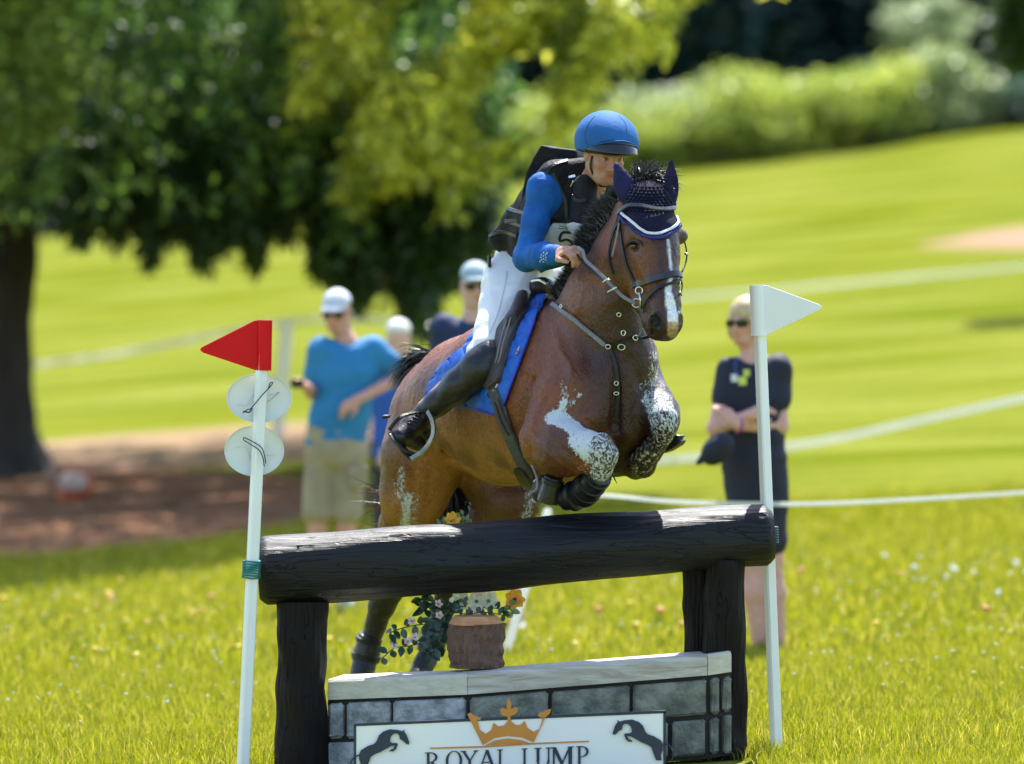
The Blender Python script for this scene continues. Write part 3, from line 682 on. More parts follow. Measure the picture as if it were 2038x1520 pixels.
# --- breastplate
lay('breastplate_strap', [(1100, 606), (1110, 611), (1135, 628), (1170, 656), (1205, 686)], .021, GREYL, .005, .006)
lay('breastplate_strap', [(1300, 640), (1294, 668), (1268, 674)], .012, BLKL)
lay('martingale_strap', [(1213, 690), (1222, 715), (1230, 750), (1232, 790), (1226, 830)], .018, BLKL)
lay('breastplate_strap', [(1215, 688), (1230, 682), (1250, 676), (1268, 672)], .014, BLKL)
def ring(px_, py_, rr, name='ring', t=.0028, sq=1.0):
    p, n_ = hcam(px_, py_, .012); U = nrm(np.cross(n_, (0, 0, 1))); V = np.cross(U, n_)
    o = MB(); o.tube([p+rr*(math.cos(a)*U+sq*math.sin(a)*V) for a in np.linspace(0, 2*math.pi, 18)[:-1]], t, 8, closed=True); o.build(name, STEEL, horse, True)
for (a, b, r_, s_) in ((1212, 688, .011, .8), (1238, 690, .014, .8), (1226, 762, .008, 1), (1226, 782, .010, .6), (1240, 662, .008, 1.3), (1122, 610, .009, .8), (1262, 672, .010, 1), (1232, 625, .008, 1)): ring(a, b, r_, 'buckle' if r_ < .01 else 'ring', .0028, s_)
# --- saddle pad, saddle, girth
# surface masks by position along the near side of the barrel
def side_mask(poly): return inpoly(HS.fpx, poly) & ((HS.fn@np.array((.5, -.5, 0))-HS.fn[:, 0]*1.2 > -.35)) & (HS.fn[:, 1] < .6)
padp = [(1078, 592), (1060, 575), (990, 600), (922, 698), (885, 728), (858, 765), (852, 792), (900, 806), (945, 812), (990, 822), (1006, 806), (1022, 765), (1045, 705), (1068, 640), (1090, 592)]
fx, fy = HS.fpx[:, 0], HS.fpx[:, 1]
front_vis = (HS.fn[:, 1] < .25) | (HS.fn[:, 2] > .5)
def cells(V):      # raised quilting
    q = toPX(V); a = (q[:, 0]*.5+q[:, 1])/18.0; b = (q[:, 0]-q[:, 1]*.4)/18.0
    return .007+.008*np.minimum(1, 3*np.abs(np.sin(a*math.pi/2)))*np.minimum(1, 3*np.abs(np.sin(b*math.pi/2)))
pad = HS.patch(inpoly(HS.fpx, padp) & front_vis, cells, .003, 'saddle_pad', PADB, horse, smooth=1)
p, nn = HS.path([(1079, 596), (1076, 610), (1068, 640), (1045, 705), (1022, 765), (1006, 806), (990, 822), (945, 812), (900, 806), (852, 790)], .012, 6)
strap('binding', p, nn, .012, .006, mat('blue_binding', (.012, .03, .42), (.01, .02, .3), .5, 30), pad)
p, nn = HS.path([(852, 792), (858, 765), (885, 728), (915, 702)], .010, 6)
strap('binding', p, nn, .010, .006, bpy.data.materials['blue_binding'], pad)
o = MB(); p_, n_ = hcam(1037, 700, .018); o.box(p_, (.035, .004, .008), frame_from(n_, (.4, 0, 1))); o.build('logo_tab', mat('red_tab', (.4, .02, .04), (.7, .7, .7), .5, 200), pad)
saddle_flap = [(1074, 566), (1030, 590), (985, 640), (960, 690), (945, 740), (950, 772), (985, 776), (1003, 760), (1014, 720), (1027, 680), (1045, 640), (1066, 600), (1078, 580)]
flap = HS.patch(inpoly(HS.fpx, saddle_flap) & front_vis, .022, .012, 'saddle_flap', LTH, horse, smooth=6)
# seat and pommel: moulded body above the pad
SF = Field((-.45, .2, 1.2), (.45, 1.4, 2.1), .009)
SF.chain([(HP(1078, 570, .66), (.06, .04)), (HP(1060, 590, .72), (.1, .045)), (HP(1025, 610, .9), (.13, .05)), (HP(1010, 618, 1.0), (.12, .05)), (HP(1004, 610, 1.1), (.11, .045))], .04, WLAT)
SF.chain([(HP(1040, 590, .48), .03), (HP(1022, 640, .42), .032), (HP(1008, 700, .42), .034), (HP(998, 735, .45), .03)], .04)
v_, q_ = SF.mesh(2); sdl = mkobj('saddle_seat', v_, q_, LTH, horse)
for off_ in (0, 7): 
    p, nn = HS.path([(1050-off_, 600), (1034-off_, 640), (1020-off_, 690), (1010-off_, 730)], .05, 6); o = MB(); o.tube(p, .0035, 6); o.build('piping', mat('tan_piping', (.25, .2, .17), rough=.5) if not bpy.data.materials.get('tan_piping') else bpy.data.materials['tan_piping'], sdl, True)
o = MB(); o.tube(cr([HP(1058, 560, .5), HP(1075, 558, .46), HP(1088, 566, .45)], 5), .008, 8); o.build('pommel_ring', STEEL, horse, True)
gp = [(985, 772), (1000, 815), (1012, 850), (1024, 880), (1045, 925), (1058, 962)]
p, nn = HS.path(gp, .012, 6); gir = strap('girth', p, nn, .062, .010, mat('girth_web', (.035, .04, .04), (.06, .065, .062), .6, 60, bump=.3, bscale=400), horse)
p, nn = HS.path([(993, 800), (1006, 838), (1020, 862)], .024, 6); strap('girth_strap', p+nn*.0, nn, .012, .004, LTH, gir)
p, nn = HS.path([(1000, 795), (1014, 832), (1027, 858)], .024, 6); strap('girth_strap', p+nn*.0, nn, .012, .004, LTH, gir)
for (a, b) in ((1012, 862), (1022, 878), (1050, 968)): ring(a, b, .014, 'girth_buckle', .0035, 1)
p, nn = HS.path([(1035, 925), (1050, 950), (1055, 972)], .02, 6); strap('stud_guard', p, nn, [.03, .05, .065, .07, .075, .078, .08, .076, .07, .06, .05, .04, .03][:len(p)], .008, BLKL, gir)
o = MB(); o.tube(cr([HP(1058, 925, -.02), HP(1068, 950, -.02), HP(1068, 972, -.02), HP(1058, 980, -.02)], 6), .005, 8); o.build('stud_guard_edge', GREYL, gir, True)
# knee-roll badge
o = MB(); R_ = frame_from((-.75, -.65, .1), (.5, -.3, .6)); o.box(HP(986, 772, .33), (.1, .03, .02), R_, .006); o.build('girth_billet_pad', BLKL, horse, bevel=.003)
o = MB(); o.box(HP(986, 771, .312), (.04, .008, .004), R_, .001); o.build('badge', mat('badge_white', (.7, .6, .6), (.5, .1, .12), .3, 300), horse)
# --- leg boots
def boot(name, A, B, r1, r2, m_=BOOTM, par=horse, band=3, dy=-.0):
    A = np.asarray(A); B = np.asarray(B); d = nrm(B-A); o = MB(); L = np.linalg.norm(B-A); R = frame_from(d)
    prof = [(r1*.88, 0), (r1, .004), (r1*1.02, L*.2), ((r1+r2)/2*.97, L*.5), (r2*1.03, L*.85), (r2, L-.003), (r2*.88, L)]
    o.lathe(A, prof, 20, R); b_ = o.build(name, m_, par, auto=50)
    for k in range(band):
        t = .2+.6*k/max(1, band-1); r_ = (r1+(r2-r1)*t)*1.02; o = MB(); c_ = A+d*L*t
        o.lathe(c_-d*.011, [(r_, 0), (r_+.004, .002), (r_+.004, .02), (r_, .022)], 20, R); o.build('strap', BLKL, b_, auto=50)
    return b_
boot('tendon_boot', HP(1196, 942, -.115), HP(1158, 983, .03), .05, .062, band=3)
boot('fetlock_boot', HP(1148, 985, .02), HP(1122, 992, .06), .058, .05, band=1)
boot('bell_boot', HP(1103, 948, .03), HP(1090, 1000, .05), .04, .044, band=1)
o = MB(); o.box(HP(1098, 1002, .02), (.018, .006, .006)); o.build('boot_tag', STEEL, horse)
boot('tendon_boot', HP(736, 1262, 1.84), HP(727, 1315, 1.86), .05, .062, band=2)
boot('tendon_boot', HP(876, 1232, 1.76), HP(855, 1300, 1.77), .05, .06, band=2)
boot('tendon_boot', HP(1302, 888, .06), HP(1276, 922, .13), .044, .052, mat('worn_boot_shell', (.02, .018, .016), (.5, .4, .22), .5, 55, lo=.5, hi=.62, bump=.6), band=0)
def hoof(A, B, r1, r2):
    A = np.asarray(A); B = np.asarray(B); d = nrm(B-A); L = np.linalg.norm(B-A); o = MB()
    o.lathe(A, [(0, 0), (r1, .0), (r1*1.03, .01), (r2, L-.012), (r2*1.02, L-.01), (r2*1.0, L), (r2*.7, L), (r2*.6, L-.01), (0, L-.012)], 20, frame_from(d)); h_ = o.build('hoof', HOOF, horse, auto=40)
    o = MB(); U = frame_from(d); o.tube([B+d*.004+r2*.86*(math.cos(a)*U[:, 0]+math.sin(a)*U[:, 1]) for a in np.linspace(-2.4, 2.4, 16)], .006, 6); o.build('horseshoe', STEEL, h_, True)
hoof(HP(1118, 985, .12), HP(1078, 972, .2), .045, .058); hoof(HP(1262, 930, .18), HP(1247, 905, .27), .04, .05)
hoof(HP(716, 1352, 1.8), HP(706, 1400, 1.74), .046, .062); hoof(HP(835, 1340, 1.7), HP(824, 1384, 1.64), .046, .06)
# open hind-shell of the far boot that shows behind the knee
o = MB(); R_ = frame_from(nrm(HP(1374, 862, .1)-HP(1322, 893, .16)), (0, 0, 1))
o.prism([(-.012, 0), (.02, .0), (.03, .05), (.02, .105), (.008, .118), (.004, .1), (-.012, .112), (-.02, .09), (-.02, .04)], HP(1322, 897, .14), R_[:, 0], R_[:, 2], R_[:, 1], .05); o.build('boot_shell', BOOTM, horse, bevel=.006)
o = MB(); o.tube(cr([HP(1218, 925, -.1), HP(1220, 945, -.1), HP(1228, 962, -.1)], 4), [.006]*7+[.003]*2, 6, flat=.5); o.tube(cr([HP(1216, 925, -.1), HP(1213, 945, -.1), HP(1217, 955, -.1)], 4), .004, 6, flat=.5); o.build('strap_end', BLKL, horse, True)
# --- hair strands
def strands(name, roots, dirs, lens, m_, parent, wd=.0035, grav=.3, curl=.25, segs=6, seed=1):
    r = np.random.default_rng(seed); n = len(roots); P_ = np.array(roots, float); d = np.array(dirs, float); d /= np.linalg.norm(d, axis=1)[:, None]
    step = np.array(lens)/segs; rows = []; side = np.cross(d, r.normal(size=(n, 3))); side /= np.linalg.norm(side, axis=1)[:, None]
    wob = r.normal(size=(n, 3))*curl
    for i in range(segs+1):
        w_ = wd*(1-.85*(i/segs)**2); rows.append(np.stack((P_-side*w_/2, P_+side*w_/2), 1))
        d = d+np.array((0, 0, -grav/segs))+wob/segs+r.normal(size=(n, 3))*curl*.25; d /= np.linalg.norm(d, axis=1)[:, None]; P_ = P_+d*step[:, None]
    V = np.stack(rows, 1); V = V.reshape(n, -1, 3); m = (segs+1)*2; f = []
    base = np.arange(n)*m
    for i in range(segs): f.append(np.stack((base+2*i, base+2*i+1, base+2*i+3, base+2*i+2), 1))
    return mkobj(name, V.reshape(-1, 3), np.concatenate(f), m_, parent, True)
# mane: crest from withers to poll
crest = cr([(1100, 580, .5), (1128, 545, .42), (1148, 505, .34), (1166, 465, .25), (1192, 425, .18), (1230, 392, .1), (1268, 372, .04)], 10)
nm = 15000; ti = RNG.uniform(0, len(crest)-1.001, nm); i0 = ti.astype(int); cc = crest[i0]+(crest[i0+1]-crest[i0])*(ti-i0)[:, None]
roots = np.array([HP(a+4+RNG.normal()*3.5, b+6+RNG.normal()*3, y+RNG.normal()*.015) for a, b, y in cc])
tt = ti/(len(crest)-1)
dirs = np.stack((-.5-.1*RNG.normal(size=nm)+.55*np.maximum(0, tt-.75)*4, .5+.2*RNG.normal(size=nm), 1.0+.22*RNG.normal(size=nm)), 1)
roots = roots+np.array((.02, -.02, -.018))
strands('mane', roots, dirs, .04+.065*RNG.random(nm)*(.4+.9*tt), HAIR, horse, .0042, .7, .3, seed=3)
# forelock blowing back to the right behind the ears
nf = 2600; roots = np.array([HP(1278+RNG.normal()*14, 368+RNG.normal()*4, .02+RNG.normal()*.02) for _ in range(nf)])
dirs = np.stack((.6+.35*RNG.normal(size=nf), .2*RNG.normal(size=nf), .6+.2*RNG.normal(size=nf)), 1)
strands('forelock', roots, dirs, .05+.08*RNG.random(nf), HAIR, horse, .0035, 1.2, .3, seed=4)
# tail
nt2 = 2600; roots = np.array([HP(868+RNG.normal()*6, 722+RNG.normal()*5, 1.52+RNG.normal()*.015) for _ in range(nt2)])
dirs = np.stack((-1.0+.2*RNG.normal(size=nt2), .25+.25*RNG.normal(size=nt2), .62+.26*RNG.normal(size=nt2)), 1)
strands('tail', roots, dirs, .10+.16*RNG.random(nt2)**1.3, HAIR, horse, .006, 2.1, .25, segs=9, seed=5)
REDH = mat('reddish_tail_hair', (.16, .06, .03), (.08, .03, .02), .5, 40)
nt3 = 26; roots = np.array([HP(775+RNG.normal()*6, 1010+RNG.uniform(-45, 50), 1.6+RNG.normal()*.02) for _ in range(nt3)])
dirs = np.stack((-1+.2*RNG.normal(size=nt3), .1*RNG.normal(size=nt3), .1+.35*RNG.normal(size=nt3)), 1)
strands('tail_ends', roots, dirs, .1+.1*RNG.random(nt3), REDH, horse, .004, .4, .9, segs=8, seed=6)
nt4 = 420; roots = np.array([HP(905+RNG.normal()*10, 960+RNG.normal()*15, 1.5) for _ in range(nt4)])
dirs = np.stack((.1*RNG.normal(size=nt4), .1*RNG.normal(size=nt4), -1+.1*RNG.normal(size=nt4)), 1)
strands('tail_ends', roots, dirs, .15+.2*RNG.random(nt4), HAIR, horse, .006, .4, .4, segs=6, seed=7)
# ============================================================ PEOPLE: shared builder
def skinmat(name, c):
    return mat(name, c, tuple(x*.86 for x in c), .5, 30, bump=.12, bscale=260, vcol=True, sub=.12, spec=.4)
def hand_field(F, wr, aim, palm_n, sc=1.0, curl=.5, thumb=1, k=.006):
    """palm, four unequal bent fingers and a thumb; palm_n is the direction the palm faces"""
    wr = np.asarray(wr, float); a = nrm(aim); pn = nrm(np.asarray(palm_n)-a*np.dot(palm_n, a)); s_ = np.cross(a, pn)*thumb
    F.seg(wr, wr+a*.035*sc, .026*sc, .03*sc, .02)
    c = wr+a*.055*sc; F.ell(c, (.014*sc, .042*sc, .048*sc), np.stack((pn, s_, a), 1), .012)
    for i, (o_, L, r) in enumerate(((.03, .038, .0095), (.011, .043, .0095), (-.009, .04, .009), (-.027, .031, .008))):
        p = wr+a*(.088-.004*abs(i-1))*sc+s_*o_*sc; d = a; q = p; bend = curl*(1+.08*i)
        for j, f in enumerate((1, .68, .52)):
            d = nrm(d*math.cos(bend)+pn*math.sin(bend)); q2 = q+d*L*f*sc
            F.seg(q, q2, r*sc, r*.9*sc, k if j else .012); q = q2; pn2 = pn
            a2 = d; pn = nrm(np.cross(a2, np.cross(pn2, a2)))
        pn = nrm(np.asarray(palm_n)-a*np.dot(palm_n, a))
    t0 = wr+a*.028*sc+s_*.026*sc; t1 = t0+(a*.55+s_*.75+pn*.35)*.036*sc; t2 = t1+(a*.9+pn*.35)*.032*sc; t3 = t2+(a*.8-s_*.1+pn*.6)*.024*sc
    F.seg(t0, t1, .014*sc, .0125*sc, .015); F.seg(t1, t2, .0122*sc, .0108*sc, k); F.seg(t2, t3, .0108*sc, .009*sc, k)
def head_field(F, c, R, sc=1.0, fine=True, beard=False):
    """c: centre of the skull; R columns: lateral, face direction, up"""
    L = lambda x, y, z: np.asarray(c)+R@(np.array((x, y, z))*sc)
    E = lambda p, r, k, op='add', Rm=None: F.ell(L(*p), np.array(r)*sc, Rm if Rm is not None else R, k*sc, op)
    E((0, -.012, .02), (.074, .092, .088), .02)
    E((0, .03, -.03), (.058, .058, .07), .03)
    E((0, .046, -.085), (.034, .034, .026), .03)                       # chin
    for s_ in (-1, 1):
        F.seg(L(.054*s_, -.005, -.05), L(.03*s_, .05, -.088), .018*sc, .016*sc, .03*sc)      # jaw line
        E((.036*s_, .062, -.022), (.022, .018, .018), .02)            # cheek bone
        E((.03*s_, .082, .004), (.017, .012, .011), .008, 'sub')       # eye socket
        E((.029*s_, .075, .003), (.0125, .0115, .0105), .003)          # eyeball
        F.seg(L(.012*s_, .085, .021), L(.045*s_, .072, .02), .0065*sc, .0055*sc, .012*sc)    # brow
        F.seg(L(.016*s_, .088, .012), L(.042*s_, .076, .010), .0028*sc, .0028*sc, .006*sc)
        E((.077*s_, -.012, -.005), (.009, .019, .031), .006); E((.083*s_, -.006, -.003), (.006, .010, .018), .004, 'sub')
        E((.012*s_, .093, -.036), (.0095, .012, .0085), .008)          # nostril wings
    F.seg(L(0, .086, .015), L(0, .108, -.03), .0085*sc, .0125*sc, .015*sc); E((0, .108, -.033), (.0115, .011, .010), .008)
    F.seg(L(-.02, .08, -.057), L(.02, .08, -.057), .0065*sc, .0065*sc, .012*sc); F.seg(L(-.018, .079, -.069), L(.018, .079, -.069), .0075*sc, .0075*sc, .012*sc)
    F.seg(L(-.022, .09, -.063), L(.022, .09, -.063), .0022*sc, .0022*sc, .004*sc, op='sub')
    return L
def head_colour(V, c, R, sc, skin=(1, 1, 1), brow=(.25, .17, .12), lip=(.78, .48, .45)):
    q = ((V-np.asarray(c))@R)/sc; C = np.ones((len(V), 3)); ax = np.abs(q[:, 0]); x, y, z = q.T
    def put(m, c_): 
        m = np.clip(m, 0, 1)[:, None]; C[:] = C*(1-m)+np.array(c_)*m
    near_ = (np.abs(z) < .14) & (np.abs(x) < .1) & (y > -.11) & (y < .14)
    put(near_*(np.exp(-((ax-.035)/.02)**2-((z+.03)/.02)**2)*.45), (1.0, .72, .66))
    put(near_*np.exp(-(x/.02)**2-((z+.03)/.018)**2-((y-.108)/.02)**2)*.5, (1, .7, .62))
    put(near_*(y > .05)*np.exp(-(x/.021)**4-((z+.063)/.0095)**4)*.9, lip)
    put(near_*(y > .05)*np.exp(-((ax-.03)/.019)**4-((z-.022-.05*(.03-ax)*0)/.0048)**4)*.85, brow)
    put(near_*(y > .05)*np.exp(-((ax-.03)/.0115)**4-((z-.002)/.0065)**4), (1.15, 1.15, 1.2))
    put(near_*(y > .06)*np.exp(-((ax-.029)/.0058)**4-((z-.002)/.0062)**4), (.12, .08, .06))
    put(near_*(y > .05)*np.exp(-((ax-.03)/.0145)**4-((z-.0095)/.0022)**4), (.2, .12, .1))
    return C
def limb(F, pts, k=.03, lat=None): F.chain(pts, k, lat)
def meshify(F, name, m_, parent, smooth=1, col=None, crease=0, cs=24, seed=0):
    V, Q = F.mesh(smooth)
    if crease:
        Nn = normals(V, Q); V = V+Nn*((vnoise(V, cs, seed)*.6+vnoise(V*np.array((1, 1, 2.2)), cs*1.7, seed+1)*.4)*crease)[:, None]
    return mkobj(name, V, Q, m_, parent, True, col(V) if col else None), V, Q
def bb(pts, pad=.2): p = np.array(pts); return p.min(0)-pad, p.max(0)+pad
def lensmat(): 
    return bpy.data.materials.get('dark_lens') or mat('dark_lens', (.008, .008, .01), (.01, .01, .012), .08, 10)
def sunglasses(parent, c, R, sc=1.0):
    o = MB(); L = lambda x, y, z: np.asarray(c)+R@(np.array((x, y, z))*sc)
    for s_ in (-1, 1):
        o.prism([(-.028*s_*-1*0-.03, -.018), (-.034, .012), (.0, .017), (.03, .014), (.033, -.004), (.02, -.022)] if s_ < 0 else [(.03, -.018), (.034, .012), (.0, .017), (-.03, .014), (-.033, -.004), (-.02, -.022)],
                L(.034*s_, .086, .004), R@np.array((.96, -.22*s_, 0))*sc, R[:, 2]*sc, R[:, 1], .006*sc)
        o.tube([L(.066*s_, .076, .01), L(.079*s_, .05, .01), L(.08*s_, -.015, .006)], .003*sc, 6)
    o.tube([L(-.01, .1, .008), L(.01, .1, .008)], .003*sc, 6)
    return o.build('sunglasses', lensmat(), parent, bevel=0, auto=40)
def ballcap(parent, c, R, m_, sc=1.0, h=.012):
    Fc = Field(np.asarray(c)-.26*sc, np.asarray(c)+.26*sc, h); L = lambda x, y, z: np.asarray(c)+R@(np.array((x, y, z))*sc)
    Fc.ell(L(0, -.008, .052), np.array((.087, .105, .092))*sc, R, .01); Fc.cut(L(0, 0, .05), -(R[:, 2])+.12*R[:, 1]*0)
    v, q = Fc.mesh(1); cap = mkobj('cap', v, q, m_, parent)
    o = MB(); n = 12; vs = []; f = []
    for j, (r0, dz) in enumerate(((1, .0), (1, -.006))):
        for i in range(n+1):
            a = math.pi*(.12+.76*i/n); ca, sa = math.cos(a), math.sin(a)
            vs.append(L(.083*ca, .07*sa+.005, .062+dz)); vs.append(L(.078*ca, .105*sa+.075*sa*1.0, .048+dz-.014*ca*ca))
    for j in range(2):
        for i in range(n):
            b = j*(2*n+2)+2*i; f.append((b, b+1, b+3, b+2) if j == 0 else (b, b+2, b+3, b+1))
    for i in range(n): b = 2*i+1; f.append((b, b+2*n+2, b+2*n+4, b+2))
    o.add(vs, f); o.build('cap_visor', m_, cap, True)
    return cap
# ============================================================ RIDER
RY = .62
rider = empty('person', P(1000, 560, .85), 'young rider in blue helmet cover, blue sleeves and black vest astride the leaping horse', 'person')
hc = P(1204, 308, .32); fd = nrm((math.sin(math.radians(22)), -math.cos(math.radians(22)), -.3)); rl = nrm(np.cross(fd, (0.06, 0, 1))); ru = np.cross(rl, fd); RH = np.stack((rl, fd, ru), 1)
J = dict(neck=P(1172, 378, .42), chest=P(1130, 425, .5), waist=P(1045, 492, .8), pel=P(1040, 530, .95),
         shR=P(1084, 374, .38), elR=P(1046, 512, .34), wrR=P(1118, 507, .1), shL=P(1205, 400, .68), elL=P(1235, 520, .62), wrL=P(1235, 545, .3),
         hipR=P(1012, 560, .8), knR=P(978, 690, .5), anR=P(846, 812, .58), hipL=P(1085, 545, 1.08), knL=P(1120, 680, .95), anL=P(1040, 800, 1.15))
lo, hi = np.array((-.55, -.15, .9)), np.array((.6, 1.4, 2.75))
B_ = Field(lo, hi, .0062)
head_field(B_, hc, RH, 1.0)
B_.chain([(hc+RH@np.array((0, -.02, -.06)), .055), (J['neck'], .056)], .03)
B_.chain([(J['chest'], (.13, .09)), (J['waist'], (.085, .07)), (J['pel'], (.085, .07))], .05, WLAT)
B_.seg(J['neck'], J['chest'], .05, .1, .04)
for s_ in 'RL':
    B_.chain([(J['sh'+s_], .036), (J['el'+s_], .036), (J['wr'+s_], .027)], .03); B_.seg(J['chest'], J['sh'+s_], .06, .034, .03)
    B_.chain([(J['hip'+s_], .07), (J['kn'+s_], .048), (J['an'+s_], .035)], .04)
# hand on the reins: palm facing the neck, fingers closed
hand_field(B_, P(1116, 506, .1), P(1150, 490, -.02)-P(1116, 506, .1), (.25, .3, -.9), .98, .85, -1)
hand_field(B_, J['wrL'], (.1, -1, -.1), (-1, 0, 0), .9, .8, 1)
SKIN = skinmat('skin', (.5, .25, .165))
def rc(V): return head_colour(V, hc, RH, 1.0)
B_.cut((0, 0, .5), (0, 0, -1))
body, RV, RQ = meshify(B_, 'body', SKIN, rider, 1, rc)
# sleeves
SH = mat('blue_stretch_shirt', (.012, .12, .4), (.008, .08, .3), .75, 12, bump=.6, bscale=16, spec=.25, bdist=.035)
Fs = Field(lo, hi, .0075)
for s_ in 'RL':
    Fs.chain([(J['sh'+s_]+np.array((0, .02, 0)), .06), (J['sh'+s_]*.5+J['el'+s_]*.5, .054), (J['el'+s_], .05), (J['wr'+s_]*.45+J['el'+s_]*.55, .05), (J['wr'+s_], .036)], .03)
Fs.seg(J['chest'], J['shR'], .09, .052, .05); Fs.seg(J['chest'], J['shL'], .1, .07, .05)
wd = nrm(J['wrR']-J['elR']); 
AX = [(Fs.lo[a]+Fs.h*np.arange(Fs.n[a])) for a in range(3)]
# end the cuff cleanly
c0 = J['wrR']+wd*.002; m_ = np.maximum(((AX[0]-c0[0])*wd[0])[:, None, None]+((AX[1]-c0[1])*wd[1])[None, :, None]+((AX[2]-c0[2])*wd[2])[None, None, :], 0)
near_ = (((AX[0]-c0[0])**2)[:, None, None]+((AX[1]-c0[1])**2)[None, :, None]+((AX[2]-c0[2])**2)[None, None, :]) < .012
Fs.F = np.where(near_ & (m_ > 0), np.maximum(Fs.F, m_), Fs.F).astype(np.float32)
SV, SQ = Fs.mesh(1); sn = normals(SV, SQ)
for A_, B2 in ((J['elR'], J['wrR']), (J['shR'], J['elR'])):
    d_ = B2-A_; L_ = np.linalg.norm(d_); t_ = ((SV-A_)@d_)/L_; rr_ = np.linalg.norm(SV-A_-t_[:, None]*d_/L_, axis=1); m_ = ((t_ > -.02) & (t_ < L_) & (rr_ < .09))
    wv = np.sin(t_/(.0115 if A_ is J['elR'] else .021)*1.0+2.2*vnoise(SV, 16, 2)+6*(SV[:, 2]-A_[2])); SV = SV+sn*(m_*np.maximum(wv, -.3)*(.0026 if A_ is J['elR'] else .0020))[:, None]
SV = SV+sn*(vnoise(SV, 14, 4)*.003)[:, None]; shirt = mkobj('shirt', SV, SQ, SH, rider)
SS = Surf(SV, SQ)
# white emblem on the cuff
em = MB()
for (dx, dy) in ((0, -9), (0, -3), (0, 3), (0, 9), (-4, -5), (4, -5), (-4, 5), (4, 5), (-5, 0), (5, 0), (-7, 8), (7, -8)):
    h_, n_ = SS.hit(1082+dx, 512+dy)
    if h_ is not None: em.ball(np.array(h_)+np.array(n_)*.001, (.005, .0035, .0012), 8, 4, frame_from(np.array(n_)))
em.build('sleeve_emblem', mat('pale_print', (.5, .62, .8), rough=.5), shirt, True)
# breeches
Fb = Field(lo, hi, .0075)
Fb.chain([(P(1040, 512, .92), (.12, .1)), (J['pel']+np.array((0, 0, -.01)), (.125, .12))], .05, WLAT)
Fb.chain([(P(1022, 545, .78), (.1, .105)), (P(1016, 562, .74), .108), (P(1008, 610, .66), .103), (P(992, 660, .56), .088), (P(972, 694, .48), .07)], .05)
Fb.chain([(P(974, 692, .46), .068), (P(955, 706, .46), .06)], .03)
Fb.chain([(J['hipL'], .085), (J['knL'], .06), (J['anL'], .045)], .05)
Fb.cut(P(992, 484, .8), P(1000, 440, .7)-P(1015, 520, .85))
BR = mat('white_breeches', (.8, .8, .8), (.72, .73, .76), .6, 12, bump=.3, bscale=30, bdist=.015)
BV, BQ = Fb.mesh(1); bn_ = normals(BV, BQ); bq_ = toPX(BV)
wv = np.sin((bq_[:, 1]+.5*bq_[:, 0])/5.5+2.5*vnoise(BV, 9, 3))*np.exp(-((bq_[:, 1]-540)/38)**2)+.7*np.sin((bq_[:, 1]-.8*bq_[:, 0])/5+2*vnoise(BV, 9, 5))*np.exp(-((bq_[:, 1]-690)/22)**2)
BV = BV+bn_*(.0028*wv+.0022*vnoise(BV, 13, 9))[:, None]; bree = mkobj('breeches', BV, BQ, BR, rider)
BS = Surf(BV, BQ)
p, nn = BS.path([(1010, 540), (1000, 590), (985, 640), (960, 690)], .0015, 8); strap('seam', p, nn, .003, .001, mat('seam', (.6, .6, .62)), bree)
o = MB(); o.box(P(974, 520, .7), (.012, .02, .05), rotz(.3), .003); o.build('belt_tab', BLKL, bree)
# vest
VE = mat('black_vest_fabric', (.006, .006, .007), (.012, .012, .014), .72, 14, spec=.25, bump=.5, bscale=40, bdist=.02)
Fv = Field(lo, hi, .0075)
Fv.chain([(P(1128, 385, .5), (.165, .12)), (P(1125, 430, .52), (.17, .13)), (P(1090, 470, .66), (.15, .125)), (P(1058, 490, .82), (.125, .115))], .04, WLAT)
Fv.seg(P(1108, 345, .42), P(1158, 335, .44), .055, .045, .04); Fv.seg(P(1095, 352, .42), P(1062, 420, .58), .05, .07, .04)
Fv.chain([(P(1080, 390, .6), (.09, .08)), (P(1045, 440, .72), (.09, .07)), (P(1012, 474, .8), (.085, .045)), (P(988, 482, .84), (.04, .03))], .04, WLAT)
Fv.seg(P(1165, 370, .35), P(1160, 440, .32), .05, .06, .04); Fv.seg(P(1195, 360, .52), P(1200, 400, .55), .05, .06, .04)
# arm hole
Fv.seg(P(1084, 385, .32), P(1066, 400, .12), .06, .08, .02, op='sub')
vest, VV, VQ = meshify(Fv, 'safety_vest', VE, rider, 1, None, .003, 18, 12)
VS = Surf(VV, VQ)
# air-vest collar standing off the back
o = MB(); poly_ = [(1034, 436), (1038, 385), (1046, 345), (1060, 315), (1076, 288), (1100, 293), (1146, 298), (1150, 314), (1122, 318), (1098, 332), (1074, 358), (1056, 395), (1046, 430)]
Ym = .52; pts_ = [P(a, b, Ym) for a, b in poly_]; O_ = pts_[0]
o.prism([(p_[0]-O_[0], p_[2]-O_[2]) for p_ in pts_], O_, (1, 0, 0), (0, 0, 1), (.3, .95, 0), .14); o.build('air_vest_collar', VE, vest, bevel=.008)
# quilt grooves as cord lines, straps, buckles
for L_ in ([(975, 470), (1000, 460), (1030, 470)], [(990, 440), (1015, 442), (1040, 450)], [(1010, 415), (1030, 420), (1050, 425)], [(1100, 345), (1112, 370), (1125, 400), (1128, 440)], [(1140, 390), (1150, 400), (1165, 398)], [(1085, 350), (1100, 330), (1130, 320)]):
    p, nn = VS.path(L_, .003, 6); strap('vest_strap', p, nn, .016, .004, BLKL, vest)
for (a, b) in ((1138, 352), (1142, 366)):
    h_, n_ = VS.hit(a, b)
    if h_ is not None:
        o = MB(); o.box(np.array(h_)+np.array(n_)*.008, (.03, .012, .008), frame_from(np.array(n_), (1, 0, .2)), .002); o.build('buckle', STEEL, vest)
